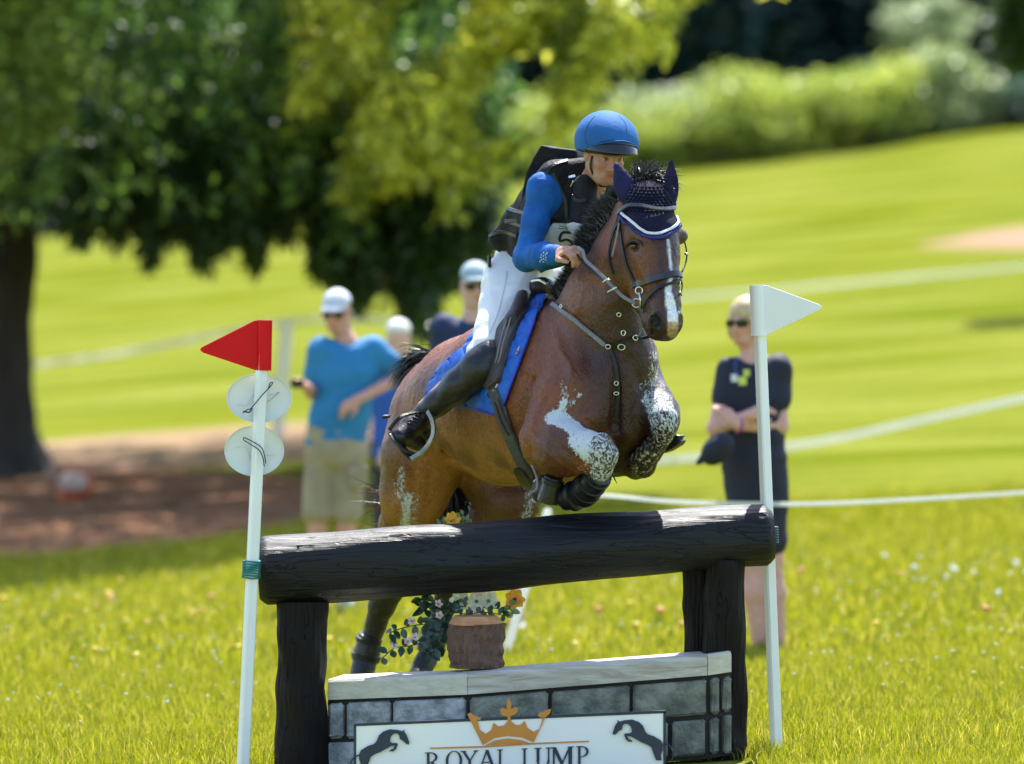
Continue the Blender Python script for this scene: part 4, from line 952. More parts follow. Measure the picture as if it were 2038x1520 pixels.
# number bib with a 5
bibm = inpoly(VS.fpx, [(1072, 492), (1084, 466), (1106, 435), (1128, 440), (1166, 446), (1166, 500), (1110, 500)]) & (VS.fn[:, 1] < .2)
BIB = mat('bib_cloth', (.72, .73, .76), (.45, .47, .52), .6, 16, bump=.4, bscale=30, bdist=.02)
bib = VS.patch(bibm, .004, .004, 'number_bib', BIB, vest)
INK = mat('black_ink', (.02, .02, .022), rough=.6)
p, nn = VS.path([(1136, 460), (1118, 460), (1114, 475), (1126, 472), (1137, 479), (1133, 491), (1116, 494)], .013, 6); strap('numeral_five', p, nn, .011, .002, INK, bib)
for (y_, x0, x1) in ((448, 1112, 1128), (452, 1110, 1140)):
    p, nn = VS.path([(x0, y_), ((x0+x1)/2, y_+1), (x1, y_+3)], .012, 4); strap('small_print', p, nn, .0025, .001, INK, bib)
# helmet: fabric-covered shell, visor, band, chin strap
Fh = Field(hc-.24, hc+.24, .005)
Lh = lambda x, y, z: hc+RH@np.array((x, y, z))
Fh.ell(Lh(0, -.006, .054), (.128, .148, .124), RH, .01); Fh.cut(Lh(0, .0, .012), -(RH[:, 2]-.3*RH[:, 1])); Fh.ell(Lh(0, .15, .02), (.125, .115, .075), RH, .006, 'sub')
HB = mat('blue_helmet_silk', (.025, .13, .36), (.02, .1, .28), .75, 6, bump=.15, bscale=60, spec=.2)
helm, hv, hq = meshify(Fh, 'helmet_cover', HB, rider, 2)
Fh = Field(hc-.24, hc+.24, .005); Fh.ell(Lh(0, -.002, .046), (.121, .141, .108), RH, .01); Fh.cut(Lh(0, 0, .006), -(RH[:, 2]-.2*RH[:, 1])); Fh.cut(Lh(0, 0, .08), (RH[:, 2]-.5*RH[:, 1]))
Fh.ell(Lh(0, -.005, .0), (.085, .105, .09), RH, .004, 'sub')
SHL = mat('helmet_shell', (.015, .016, .018), (.02, .02, .022), .22, 10)
meshify(Fh, 'helmet_shell', SHL, rider, 1)
vs = []; f = []; n_ = 20
for j, dz in enumerate((0, -.006)):
    for i in range(n_+1):
        a = math.pi*(.08+.84*i/n_); ca, sa = math.cos(a), math.sin(a)
        vs.append(Lh(.122*ca, .125*sa, .066*sa+.028+dz)); vs.append(Lh(.118*ca, .132*sa+.05*sa, .036*sa+.02+dz))
for j in range(2):
    for i in range(n_):
        b = j*(2*n_+2)+2*i; f.append((b, b+1, b+3, b+2) if j == 0 else (b, b+2, b+3, b+1))
for i in range(n_): b = 2*i+1; f.append((b, b+2*n_+2, b+2*n_+4, b+2))
mkobj('helmet_visor', vs, f, SHL, rider)
for pth in ([(-.07, .03, .0), (-.068, .035, -.05), (-.03, .05, -.11), (0, .055, -.118), (.03, .05, -.11), (.068, .035, -.05), (.07, .03, 0)], [(-.08, -.03, .0), (-.07, .0, -.05), (-.055, .035, -.085)]):
    q = cr([Lh(*a) for a in pth], 6); o = MB(); o.tube(q, .0055, 8, flat=.5); o.build('chin_strap', BLKL, rider, True)
p_ = cr([Lh(.123*math.cos(a), .004+.14*math.sin(a), .036+.062*math.sin(a)**2) for a in np.linspace(.25, math.pi-.25, 9)], 3); o = MB(); o.tube(p_, .003, 6); o.build('cover_hem', HB, helm, True)
HSF = Surf(hv, hq)
for q_ in ([(1170, 292), (1164, 270), (1170, 248), (1184, 231)], [(1248, 262), (1244, 244), (1232, 230)]):
    p_, n_ = HSF.path(q_, .0005, 8); strap('cover_seam', p_, n_, .0035, .0012, mat('seam_blue', (.012, .06, .2)) if not bpy.data.materials.get('seam_blue') else bpy.data.materials['seam_blue'], helm)
# hair under the helmet
o = MB(); o.tube(cr([Lh(-.072, .01, .02), Lh(-.076, -.0, -.01), Lh(-.07, .012, -.03)], 4), [.008]*5+[.005]*4, 8); o.build('hair', mat('brown_hair', (.06, .035, .02)), rider, True)
# boot
Fo = Field(lo-np.array((.1, 0, .3)), hi, .0065)
Fo.chain([(P(975, 712, .42), (.07, .078)), (P(955, 733, .42), (.07, .08)), (P(912, 768, .45), (.06, .066)), (P(868, 804, .5), .048), (P(846, 822, .52), .042)], .03, WLAT)
Fo.chain([(P(846, 824, .55), .042), (P(822, 846, .5), .043), (P(797, 868, .44), .036)], .03); Fo.seg(P(846, 830, .58), P(848, 862, .6), .034, .03, .03); Fo.seg(P(800, 872, .45), P(835, 884, .52), .028, .03, .02)
BT = mat('black_boot_leather', (.007, .007, .008), (.005, .005, .006), .4, 14, bump=.35, bscale=40, bdist=.01)
bt, OV, OQ = meshify(Fo, 'riding_boot', BT, rider, 1, None, .0012, 20, 20)
OS = Surf(OV, OQ)
# sole, lace, tongue
q = cr([P(776, 864, .42), P(786, 880, .4), P(806, 896, .42), P(832, 906, .5)], 6); o = MB(); o.tube(q, .009, 8, flat=.6); o.build('boot_sole', mat('sole', (.04, .045, .05), rough=.45), bt, True)
for k in range(5):
    a = (826+4*k, 836+1*k); p, nn = OS.path([(812+k*5, 842-k*6), (824+k*5, 846-k*5), (834+k*4, 854-k*4)], .003, 4); o = MB(); o.tube(p, .003, 6); o.build('lace', BLKL, bt, True)
Fo = Field(lo-np.array((.1, 0, .3)), hi, .0085)
Fo.chain([(J['knL'], .075), (J['anL'], .045), (J['anL']+np.array((-.05, -.1, -.05)), .04)], .03); meshify(Fo, 'riding_boot', BT, rider, 1)
# stirrup (horse tack) and leather
SI = mat('stirrup_steel', (.3, .34, .28), (.2, .22, .19), .3, 30, metal=.8)
q = cr([P(852, 818, .47), P(862, 840, .45), P(862, 868, .44), P(845, 895, .44), P(818, 914, .44)], 8); nn = np.tile(nrm((-.4, -1, .2)), (len(q), 1))
st = strap('stirrup_iron', q, nn, .018, .012, SI, horse)
q = cr([P(852, 818, .47), P(826, 822, .46), P(796, 832, .4), P(775, 856, .4)], 8); strap('stirrup_arm', q, np.tile(nrm((-.2, -1, .5)), (len(q), 1)), .013, .01, BLKL, st)
q = cr([P(775, 858, .44), P(800, 892, .46), P(820, 912, .46)], 6); strap('tread', q, np.tile(nrm((-.5, -.4, 1)), (len(q), 1)), .03, .01, BLKL, st)
p, nn = HS.path([(985, 735), (950, 770), (905, 800), (872, 822)], .05, 6); strap('stirrup_leather', p, nn, .018, .004, BLKL, horse)
# ============================================================ TREES, SHRUBS, PEOPLE BEYOND THE JUMP
def leafmat(name, rough=.4, tr_=.45, spec=.5):
    m, nt, b = newmat(name); vc = N(nt, 'ShaderNodeVertexColor', layer_name='Col'); nt.links.new(vc.outputs[0], b.inputs['Base Color'])
    b.inputs['Roughness'].default_value = rough; b.inputs['Specular IOR Level'].default_value = spec
    t = N(nt, 'ShaderNodeBsdfTranslucent', {0: vc.outputs[0]}); ms = N(nt, 'ShaderNodeMixShader', {0: tr_, 1: b.outputs[0], 2: t.outputs[0]}); nt.links.new(ms.outputs[0], nt.nodes['Material Output'].inputs[0]); return m
LEAF = leafmat('leaf')
def leaves(name, c, L, W, cA, cB, m_, parent, droop=0.0, seed=0, kind='stuff', cvar=None):
    r = np.random.default_rng(seed); n = len(c); d = r.normal(size=(n, 3)); d[:, 2] = d[:, 2]*(1-droop)-droop*1.6; d /= np.linalg.norm(d, axis=1)[:, None]
    s_ = np.cross(d, r.normal(size=(n, 3))); s_ /= np.linalg.norm(s_, axis=1)[:, None]; k = (.6+.8*r.random(n))[:, None]; L_ = L*k; W_ = W*k
    V = np.stack((c, c+d*L_*.45+s_*W_*.5, c+d*L_, c+d*L_*.45-s_*W_*.5), 1).reshape(-1, 3); h = r.random(n)[:, None] if cvar is None else np.clip(cvar+.25*r.normal(size=n), 0, 1)[:, None]
    col = np.array(cA)*(1-h)+np.array(cB)*h; col = col*(.7+.6*r.random((n, 1)))
    o = mkobj(name, V, np.arange(4*n).reshape(n, 4), m_, parent, False, np.repeat(col, 4, 0)); o['kind'] = kind; return o
TBARK = mat('dark_bark', (.05, .04, .035), (.025, .02, .018), .85, 6, stretch=(1, 1, .25), bump=1, bscale=12, bdist=.05)
# ---- large overhanging tree on the left
TD = 53.5; tx = gpos(5, TD); ty = TD-CAMD; tz = float(GZ(tx, ty))
bt_ = empty('spreading_tree', (tx, ty, tz), 'huge dark spreading tree with drooping boughs and a thick trunk at far left', 'tree')
def trunkmesh(name, pts, rs, m_, parent, n=20):
    q = cr(pts, 6); t = np.linspace(0, len(rs)-1, len(q)); rr = np.interp(t, range(len(rs)), rs); o = MB(); o.tube(q, rr, n); ob = o.build(name, m_, parent, True)
    me = ob.data; co = np.empty(len(me.vertices)*3, np.float32); me.vertices.foreach_get('co', co); co = co.reshape(-1, 3); ce = co.copy()
    v = vnoise(co, 5, 3); co[:, 0] += v*.02; co[:, 1] += vnoise(co, 5, 4)*.02; me.vertices.foreach_set('co', co.ravel()); return ob
TP = lambda a, b, d: P(a, b, d-CAMD)
trunkmesh('trunk', [TP(10, 985, TD), TP(5, 940, TD), TP(-8, 850, TD), TP(-12, 700, TD), TP(-10, 500, TD), TP(0, 300, TD), TP(30, -200, TD), TP(40, -900, TD)], [.78, .5, .38, .36, .40, .38, .32, .18], TBARK, bt_)
for pts in ([TP(0, 300, TD), TP(200, 120, TD-1), TP(450, 90, TD-3), TP(700, 200, TD-5)], [TP(10, 100, TD), TP(300, -80, TD-2), TP(700, -100, TD-5), TP(1050, 20, TD-6)], [TP(0, 200, TD), TP(-200, 60, TD-2), TP(-500, 50, TD-4)], [TP(20, 0, TD), TP(200, -150, TD+3), TP(500, -100, TD+5)]):
    trunkmesh('limb', pts, [.16, .12, .09, .04], TBARK, bt_, 8)
def crown_pts(n, seed, botf, pxr, dr, top, drift=.25, pw=1.0):
    """hanging sprays: shoots drop from limb height to botf(px)"""
    r = np.random.default_rng(seed); ns = n//60; px = r.uniform(*pxr, ns); d = r.uniform(*dr, ns); b = botf(px)+r.normal(size=ns)*8
    zt = CAMH-((top(px) if callable(top) else top)-HZ)/FPX*d; zb = CAMH-(b-HZ)/FPX*d; tt = r.random(ns)**pw; z0 = zb+(zt-zb)*tt; ln = r.uniform(.35, 1.1, ns)
    k = n//ns; t = r.random((ns, k)); sp = (.05+.10*(1-t))*(.55 if drift < .1 else 1); x = gpos(px, d)[:, None]+r.normal(size=(ns, k))*sp+(drift*t)*r.normal(size=(ns, 1)); y = (d-CAMD)[:, None]+r.normal(size=(ns, k))*sp
    z = z0[:, None]+ln[:, None]*(1-t)+r.normal(size=(ns, k))*.03; h = np.repeat(r.random(ns), k)
    return np.stack((x.ravel(), y.ravel(), z.ravel()), 1), h
bx = np.array([-400, 0, 80, 150, 230, 275, 295, 320, 350, 385, 400, 425, 480, 505, 530, 570, 620, 650, 690, 730, 760, 790, 820, 850, 880, 920, 960, 1020, 1100, 1200, 1400])
by = np.array([560, 520, 475, 460, 455, 462, 520, 455, 440, 460, 525, 440, 455, 520, 450, 430, 440, 560, 590, 560, 430, 440, 660, 650, 440, 420, 430, 380, 300, 200, 60])
crA, hA = crown_pts(150000, 41, lambda p: np.interp(p, bx, by), (-450, 960), (48, 60), lambda p: np.interp(p, [300, 700], [-700, -150]), pw=1.3)
pA = toPX(crA); bA = np.interp(pA[:, 0], bx, by); lim = np.where((pA[:, 0] > 130) & (pA[:, 0] < 625), 436, bA)-38+34*np.sin(pA[:, 0]/9.5+2*np.sin(pA[:, 0]/31))+12*np.sin(pA[:, 0]/4.1)
gap = vnoise(crA*np.array((1.2, 1, .45)), 3.0, 19) > -.35*np.clip((pA[:, 1]-120)/250, .6, 1.5)-.12
kA = (pA[:, 1] < lim) & gap; crA, hA = crA[kA], hA[kA]
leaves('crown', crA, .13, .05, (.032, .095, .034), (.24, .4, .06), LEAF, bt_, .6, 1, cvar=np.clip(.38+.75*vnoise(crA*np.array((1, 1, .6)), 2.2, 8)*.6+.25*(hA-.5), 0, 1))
crB, hB = crown_pts(60000, 42, lambda p: np.interp(p, bx, by)-45+25*np.sin(p*.03), (640, 1400), (46.5, 50), -80, pw=1.0)
kB = (toPX(crB)[:, 1] < np.interp(toPX(crB)[:, 0], [600, 700, 860, 1000, 1180, 1300, 1440], [330, 420, 430, 400, 260, 150, 20])+20*np.sin(crB[:, 0]*9)); 
sc_ = np.sin(crB[:, 0]*2.6+crB[:, 2]*3.1)+np.sin(crB[:, 0]*5.1-crB[:, 2]*4.3+1)+.6*np.sin(crB[:, 1]*6); kB &= sc_ > .0
crB, hB = crB[kB], hB[kB]
leaves('bough', crB, .13, .06, (.13, .2, .02), (.75, .75, .1), LEAF, bt_, .55, 2, cvar=np.clip(.55+.6*vnoise(crB*np.array((1, 1, .6)), 3.5, 8)*.6+.3*(hB-.5), 0, 1))  # sunlight on this bough is put into its yellower leaf colour
crC, hC = crown_pts(9000, 43, lambda p: 330+0*p, (-250, 130), (46.5, 49), -100, pw=1.0)
leaves('bough', crC, .12, .055, (.14, .22, .035), (.32, .42, .09), LEAF, bt_, .4, 3, cvar=hC)  # left edge bough, sunlit tone also painted into the leaves
tips = []
for k_, (tx_, tb_, tw_) in enumerate(((160, 480, 12), (232, 470, 10), (297, 520, 9), (345, 475, 9), (402, 528, 10), (455, 480, 10), (508, 530, 11), (560, 470, 10), (655, 560, 26), (705, 605, 26), (735, 540, 14), (800, 600, 16), (832, 665, 22), (860, 600, 14), (905, 560, 9), (960, 520, 9))):
    for j_ in range(3): tips.append(crown_pts(3400 if tw_ > 12 else 1500, 300+k_*3+j_, (lambda p, tb_=tb_: tb_+8+0*p), (tx_-tw_, tx_+tw_), (49+2*j_, 50+2*j_), 400, drift=.03, pw=.9)[0])
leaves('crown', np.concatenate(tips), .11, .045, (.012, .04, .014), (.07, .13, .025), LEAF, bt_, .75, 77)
# the part of the crown that spreads above the frame towards the camera and shades the grass
r = np.random.default_rng(5); n = 42000; cd = np.stack((r.uniform(-7.5, -.3, n), r.uniform(40, 49, n)-CAMD, r.uniform(5.2, 8.2, n)), 1)
cd = cd[(cd[:, 1]+CAMD) > 40.5+2.4*np.maximum(cd[:, 0]+2.6, -1)+r.normal(size=len(cd))*.3]
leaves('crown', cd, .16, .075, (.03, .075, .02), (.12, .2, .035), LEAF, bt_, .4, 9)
trunkmesh('limb', [TP(0, 250, TD), np.array((-6.0, 24, 5.4)), np.array((-4.5, 21, 6.3))], [.2, .12, .05], TBARK, bt_, 8)
# ---- woodland trees and the bright shrub row on the crest
def blob_tree(name, px, d, w_, h, z0, n, L, cA, cB, label, cat, group, seed, trunk=True, holes=0.0, base_off=0.0):
    r = np.random.default_rng(seed); x = gpos(px, d); y = d-CAMD; zb = float(GZ(x, y)); e = empty(name, (x, y, zb), label, cat, group)
    nc = 26; cc = r.normal(size=(nc, 3)); cc /= np.linalg.norm(cc, axis=1)[:, None]; cc *= (r.random((nc, 1))**.4)*.72; rad = r.uniform(.26, .45, nc)
    k = r.integers(0, nc, n); p = r.normal(size=(n, 3)); p /= np.linalg.norm(p, axis=1)[:, None]; p = cc[k]+p*rad[k][:, None]*(r.random((n, 1))**.35)
    cen = np.array((x, y, zb+z0+h/2)); V = cen+p*np.array((w_/2, w_/2, h/2)); V = V[V[:, 2] > GZ(V[:, 0], V[:, 1])+.02]
    hv = (r.random(nc)[k])[:len(V)]
    leaves('foliage', V, L, L*.55, cA, cB, LEAF, e, .1, seed, cvar=hv if len(hv) == len(V) else None)
    if not trunk: return e
    o = MB(); o.tube([(x, y, zb-.3), (x+.1, y, zb+z0+h*.25), (x+.2, y, zb+z0+h*.6)], [w_*.035+.05, w_*.025+.03, .03], 8); o.build('trunk', TBARK, e, True)
    return e
wl = [(-250, 150), (60, 142), (330, 150), (600, 140), (860, 152), (1060, 138), (1230, 150), (1400, 138), (1570, 148), (1740, 139), (1900, 150), (2080, 140), (2280, 150)]
names = ['at far left behind the big tree', 'left, seen between trunk and drooping boughs', 'left of the pole with discs', 'behind the drooping boughs', 'left of the rider', 'behind the bright bough', 'just right of the bright bough', 'above the left end of the shrub row', 'above the middle shrubs', 'above the tallest shrub', 'behind the pale-leaved tree', 'at the right edge', 'beyond the right edge']
for i, (px, d) in enumerate(wl):
    blob_tree('woodland_tree', px, d, 6.4+.6*math.sin(i*2), 12.5+1.5*math.sin(i*1.7), -1.0, 12000, .42, (.006, .022, .02), (.02, .06, .05), 'dark blue-green woodland tree '+names[i], 'tree', 'dark trees of the wood beyond the crest', 100+i)
for i, px in enumerate(range(-420, 2600, 240)):
    blob_tree('woodland_tree', px, 172, 8.5, 17, -3, 6500, .8, (.006, .016, .011), (.014, .035, .022), 'very dark tree in rear row of the wood, %s' % ['hidden by the big crown far left', 'behind the big trunk', 'left of the red flag', 'above the red flag', 'above the man in teal', 'left of the rider back', 'above the rider helmet', 'above the horse ears', 'above the white flag', 'right of the white flag', 'left of the pale tree', 'right of the pale tree', 'last at the right edge'][i], 'tree', 'rear row trees filling the wood', 140+i)
for i, px in enumerate((-1650, -1380, -1120, -880, -650, -440, 2500, 2760, 3020, 3300)):
    blob_tree('woodland_tree', px, 150+6*(i % 2), 8.6, 14+i % 3, -1.5, 5000, .75, (.006, .022, .02), (.02, .06, .05), 'dark woodland tree, %s beyond the %s edge of the view' % (('sixth', 'fifth', 'fourth', 'third', 'second', 'first')[i] if i < 6 else ('second', 'third', 'fourth', 'fifth')[i-6], 'left' if i < 6 else 'right'), 'tree', 'dark trees of the wood beyond the crest', 250+i)
blob_tree('pale_tree', 1840, 126, 2.3, 1.7, 2.3, 1500, .24, (.2, .27, .12), (.6, .66, .42), 'pale sunlit tree crown among dark woodland at upper right', 'tree', None, 170, trunk=False)
sh = [(1130, 111, 2.6, 1.5, 0), (1260, 109, 2.4, 1.35, 0), (1380, 110, 2.6, 1.5, 1), (1500, 109, 2.5, 1.55, 0), (1610, 110, 2.3, 1.4, 0), (1730, 109, 2.4, 1.6, 0), (1850, 110, 2.3, 1.5, 1), (1960, 111, 2.4, 1.1, 2), (2080, 110, 2.6, 1.1, 2)]
sl = ['half hidden by the rider helmet', 'right of the rider helmet', 'above the horse ears', 'paler one left of the dip', 'at the dip in the row', 'tallest and yellowest of the row', 'greyish with pale glints', 'dark bluish one near the right end', 'dark bluish one at the right edge']
pal = [((.2, .28, .04), (.55, .6, .1)), ((.2, .28, .1), (.5, .55, .26)), ((.05, .1, .06), (.12, .2, .13))]
for i, (px, d, w_, h, c_) in enumerate(sh):
    blob_tree('shrub', px, d, w_*1.5, h*1.3, -.2, 6500, .13, pal[c_][0], pal[c_][1], 'shrub on the grassy crest, '+sl[i], 'shrub', 'shrub row along the crest', 200+i)
blob_tree('overhanging_branch_tree', 2075, 70, 1.6, 2.4, 2.55, 3500, .14, (.012, .03, .008), (.06, .11, .01), 'dark green tree edge poking in at the upper right corner', 'tree', None, 230)
# distant wooded rise
hx = np.linspace(-160, 160, 60); hy = np.linspace(190, 330, 20); HX, HY = np.meshgrid(hx, hy, indexing='ij'); hv_ = np.stack((HX, HY, -6+.28*(HY-190)+3*np.sin(HX*.05)), -1).reshape(-1, 3)
i2 = np.arange(60*20).reshape(60, 20); mkobj('hills', hv_, np.stack((i2[:-1, :-1], i2[1:, :-1], i2[1:, 1:], i2[:-1, 1:]), -1).reshape(-1, 4), mat('wooded_hill', (.012, .03, .02), (.03, .06, .035), .9, .4, bump=1, bscale=.8, bdist=1), None)['kind'] = 'structure'
# ---- people
def person_fig(label, d, J, face, shirt, pants, sleeve=.55, pleg=.85, cap=None, glasses=True, hair=None, build=1.0, skin=(.62, .32, .23), longp=False, shoe=(.5, .5, .52), fem=False):
    """J: photograph positions of joints (px, py[, dy]) for a person at distance d"""
    Y0 = d-CAMD; g = {k: P(v[0], v[1], Y0+(v[2] if len(v) > 2 else 0)) for k, v in J.items()}
    base = (float((g['anR'][0]+g['anL'][0])/2), Y0, float(GZ((g['anR'][0]+g['anL'][0])/2, Y0))); root = empty('person', base, label, 'person')
    fd = nrm(face); rl = nrm(np.cross(fd, (0, 0, 1))); ru = np.cross(rl, fd); R = np.stack((rl, fd, ru), 1); hc = g['head']
    lo, hi = bb(list(g.values()), .24); h = .013; lat = nrm(g['shL']-g['shR'])
    B = Field(lo, hi, .011 if False else h); head_field(B, hc, R, build**.3)
    b = build; neck = (g['shL']+g['shR'])/2+np.array((0, 0, .03)); ch = (g['shL']+g['shR'])/2-np.array((0, 0, .13)); pel = (g['hipL']+g['hipR'])/2; wst = ch*.4+pel*.6
    B.chain([(hc+R@np.array((0, -.025, -.07)), .058), (neck, .062), (ch, (.13, .09))], .04, lat); B.chain([(ch, (.14, .09)), (wst, (.12, .085)), (pel, (.13, .09))], .05, lat)
    for s_ in 'RL':
        B.chain([(g['sh'+s_], .055), (g['el'+s_], .042), (g['wr'+s_], .029)], .03); B.seg(ch, g['sh'+s_], .08, .05, .05)
        B.chain([(g['hip'+s_], .085), (g['kn'+s_], .058), (g['kn'+s_]*.6+g['an'+s_]*.4, .056), (g['an'+s_], .036)], .04)
        hd = nrm(g.get('hd'+s_, g['wr'+s_]+(g['wr'+s_]-g['el'+s_]))-g['wr'+s_]); hand_field(B, g['wr'+s_], hd, (0, .8, -.5), 1, .5, 1 if s_ == 'L' else -1)
    sk = skinmat('skin_'+str(int(d*10)), skin); meshify(B, 'body', sk, root, 1, lambda V: head_colour(V, hc, R, 1))
    # shirt
    Fs = Field(lo, hi, h); k = b
    Fs.chain([(ch+np.array((0, 0, .06)), (.165*k, .105*k)), (ch, (.175*k, .12*k)), (wst, (.16*k, .125*k)), (pel+np.array((0, 0, .0)), (.17*k, .125*k))], .05, lat)
    for s_ in 'RL':
        e = g['sh'+s_]+(g['el'+s_]-g['sh'+s_])*sleeve; Fs.seg(g['sh'+s_]+np.array((0, 0, .0)), e, .075*k, .07*k, .05); Fs.seg(ch+np.array((0, 0, .1)), g['sh'+s_], .075, .065, .05)
        Fs.cut(e, g['el'+s_]-g['sh'+s_]) if False else None
    Fs.cut(pel-np.array((0, 0, .02)), (0, 0, -1)); meshify(Fs, 'shirt', shirt, root, 1, None, .006, 9, int(d))
    o = MB(); 
    # trousers or shorts
    Fp = Field(lo, hi, h); Fp.seg(pel+np.array((0, 0, .06)), pel-np.array((0, 0, .06)), (.165*k, .12*k), (.17*k, .125*k), .04, lat)
    for s_ in 'RL':
        e = g['an'+s_] if longp else g['hip'+s_]+(g['kn'+s_]-g['hip'+s_])*pleg; Fp.seg(g['hip'+s_]-np.array((0, 0, .02)), e, .09*k, (.088 if not longp else .065)*k, .012)
        if longp is False and fem: pass
    if fem: Fp.seg(pel-np.array((0, 0, .05)), (g['knR']+g['knL'])/2+np.array((0, 0, .06)), (.17*k, .13*k), (.15*k, .11*k), .05, lat)
    meshify(Fp, 'skirt' if fem else ('trousers' if longp else 'shorts'), pants, root, 1, None, .006, 9, int(d)+3)
    for s_ in 'RL':
        a = g['an'+s_]; Fo_ = Field(a-.25, a+.25, h); Fo_.seg(a+np.array((0, .03, -.05)), a+np.array((0, -.15, -.07)), (.045, .04), (.045, .03), .03, lat); meshify(Fo_, 'shoe', mat('shoe_'+str(int(d*10)), shoe) if not bpy.data.materials.get('shoe_'+str(int(d*10))) else bpy.data.materials['shoe_'+str(int(d*10))], root, 1)
    if cap: ballcap(root, hc, R, cap)
    if hair:
        Hh = Field(hc-.22, hc+.22, .011); Lq = lambda x, y, z: hc+R@np.array((x, y, z)); Hh.ell(Lq(0, -.02, .04), (.094, .106, .1), R, .01)
        if fem: Hh.ell(Lq(0, -.06, -.05), (.08, .055, .11), R, .03); Hh.ell(Lq(-.078, .0, -.02), (.022, .05, .075), R, .02); Hh.ell(Lq(.078, .0, -.02), (.022, .05, .075), R, .02)
        Hh.ell(Lq(0, .11, -.05), (.066, .1, .1), R, .01, 'sub'); meshify(Hh, 'hair', hair, root, 1)
    if glasses: sunglasses(root, hc, R)
    return root, g, hc, R
TEE = mat('teal_tee', (.02, .2, .42), (.015, .16, .36), .8, 6, bump=.3, bscale=14, bdist=.03); KH = mat('khaki_cloth', (.36, .3, .19), (.28, .23, .14), .85, 7, bump=.4, bscale=16, bdist=.03)
CAPW = mat('pale_cap_cloth', (.62, .64, .7), (.5, .52, .6), .8, 6); CAPG = mat('grey_blue_cap_cloth', (.36, .46, .5), (.28, .36, .4), .8, 6); WHC = mat('white_cap_cloth', (.82, .82, .8), (.75, .75, .73), .8, 6)
NVY = mat('navy_polo', (.010, .024, .085), (.008, .016, .06), .8, 6, bump=.3, bscale=14, bdist=.03); NVD = mat('dark_navy_cloth', (.010, .013, .035), (.008, .009, .02), .75, 6, bump=.3, bscale=14, bdist=.03)
BLU = mat('royal_blue_tee', (.02, .1, .42), (.015, .08, .34), .8, 6); DKT = mat('charcoal_cloth', (.02, .022, .035), rough=.8)
root, g, hc_, R_ = person_fig('man in teal T-shirt, khaki shorts and pale cap, hand on hip, holding a phone', 34.0,
    dict(head=(671, 622), shR=(640, 698), shL=(742, 696, .05), elR=(622, 780, .05), wrR=(612, 772, -.22), hdR=(602, 762, -.3), elL=(806, 745, .05), wrL=(712, 795, -.16), hdL=(690, 808, -.18), hipR=(642, 880), hipL=(694, 880), knR=(632, 1030, -.02), knL=(690, 1030), anR=(630, 1180), anL=(690, 1182)),
    (-.3, -1, -.22), TEE, KH, .62, .92, CAPW, build=1.1)
o = MB(); o.box(g['wrR']+np.array((-.055, -.12, .03)), (.08, .012, .05), rotz(.3), .004); tag(o.build('phone', mat('black_phone', (.012, .012, .014), rough=.2), None), 'black phone held in the teal-shirted man hand', 'phone')
o = MB(); o.box(g['hipL']+np.array((.06, -.12, -.2)), (.12, .03, .13), rotz(.1), .01); o.build('cargo_pocket', KH, root)
person_fig('grey-haired man in white cap and blue shirt half hidden behind the hand-on-hip man', 38.5,
    dict(head=(793, 676), shR=(752, 752), shL=(838, 752, .05), elR=(750, 840, .05), wrR=(765, 900, -.1), elL=(850, 840, .05), wrL=(850, 910, -.1), hipR=(768, 905), hipL=(812, 905), knR=(766, 1030), knL=(812, 1030), anR=(766, 1120), anL=(812, 1120)),
    (.1, 1, -.1), BLU, DKT, .6, 1, WHC, glasses=False, longp=True, build=1.05, skin=(.68, .42, .33))
person_fig('man in navy polo, grey-blue cap and dark sunglasses standing behind the horse rump', 31.6,
    dict(head=(946, 570), shR=(886, 654), shL=(1000, 656), elR=(872, 780, .1), wrR=(920, 850, -.1), elL=(1012, 780, .1), wrL=(985, 860, -.1), hipR=(955, 880), hipL=(1008, 880), knR=(955, 1060), knL=(1020, 1060), anR=(950, 1226), anL=(1031, 1228)),
    (.12, -1, -.05), NVY, KH, .6, .9, CAPG, build=1.08, skin=(.6, .36, .28))
root, g, hc_, R_ = person_fig('blonde woman in navy polo, skirt and sunglasses, arms folded, behind the white-flag pole', 29.2,
    dict(head=(1484, 642), shR=(1456, 738, .02), shL=(1546, 732), elR=(1424, 852, -.05), wrR=(1492, 826, -.2), hdR=(1525, 812, -.18), elL=(1552, 848, -.03), wrL=(1466, 846, -.2), hdL=(1436, 808, -.22), hipR=(1472, 905), hipL=(1532, 905), knR=(1492, 1105), knL=(1534, 1105), anR=(1512, 1288), anL=(1550, 1292)),
    (-.7, -1, -.08), NVD, NVD, .5, .5, None, hair=mat('blonde_hair', (.7, .52, .28), (.4, .27, .13), .5, 60, stretch=(1, 1, .2)), build=.93, fem=True, skin=(.66, .36, .28))
for (a, b, c_, rr) in ((1462, 752, (.8, .8, .82), .018), (1478, 758, (.65, .7, .12), .02), (1486, 742, (.65, .7, .12), .016)):
    o = MB(); o.box(P(a, b, 6.56-.17), (rr*2, .006, rr*2.2), None, .002); o.build('badge', mat('badge_%d' % a, c_, rough=.5), root)
o = MB(); o.tube(cr([P(1468, 708, 6.4), P(1463, 730, 6.38), P(1468, 752, 6.38)], 4), .003, 6); o.build('lanyard', BLU, root, True)
o = MB(); c = g['wrL']; ax = nrm(g['wrL']-g['elL']); R3 = frame_from(ax); o.tube([c-ax*.01+.036*(math.cos(a)*R3[:, 0]+math.sin(a)*R3[:, 1]) for a in np.linspace(0, 6.283, 15)[:-1]], .006, 6, closed=True); o.build('wristband', mat('magenta_band', (.4, .02, .3), rough=.5), root, True)
hcap = P(1428, 893, 6.3); hv2 = empty('cap', hcap, 'dark navy cap hanging from the folded arms of the blonde woman', 'cap')
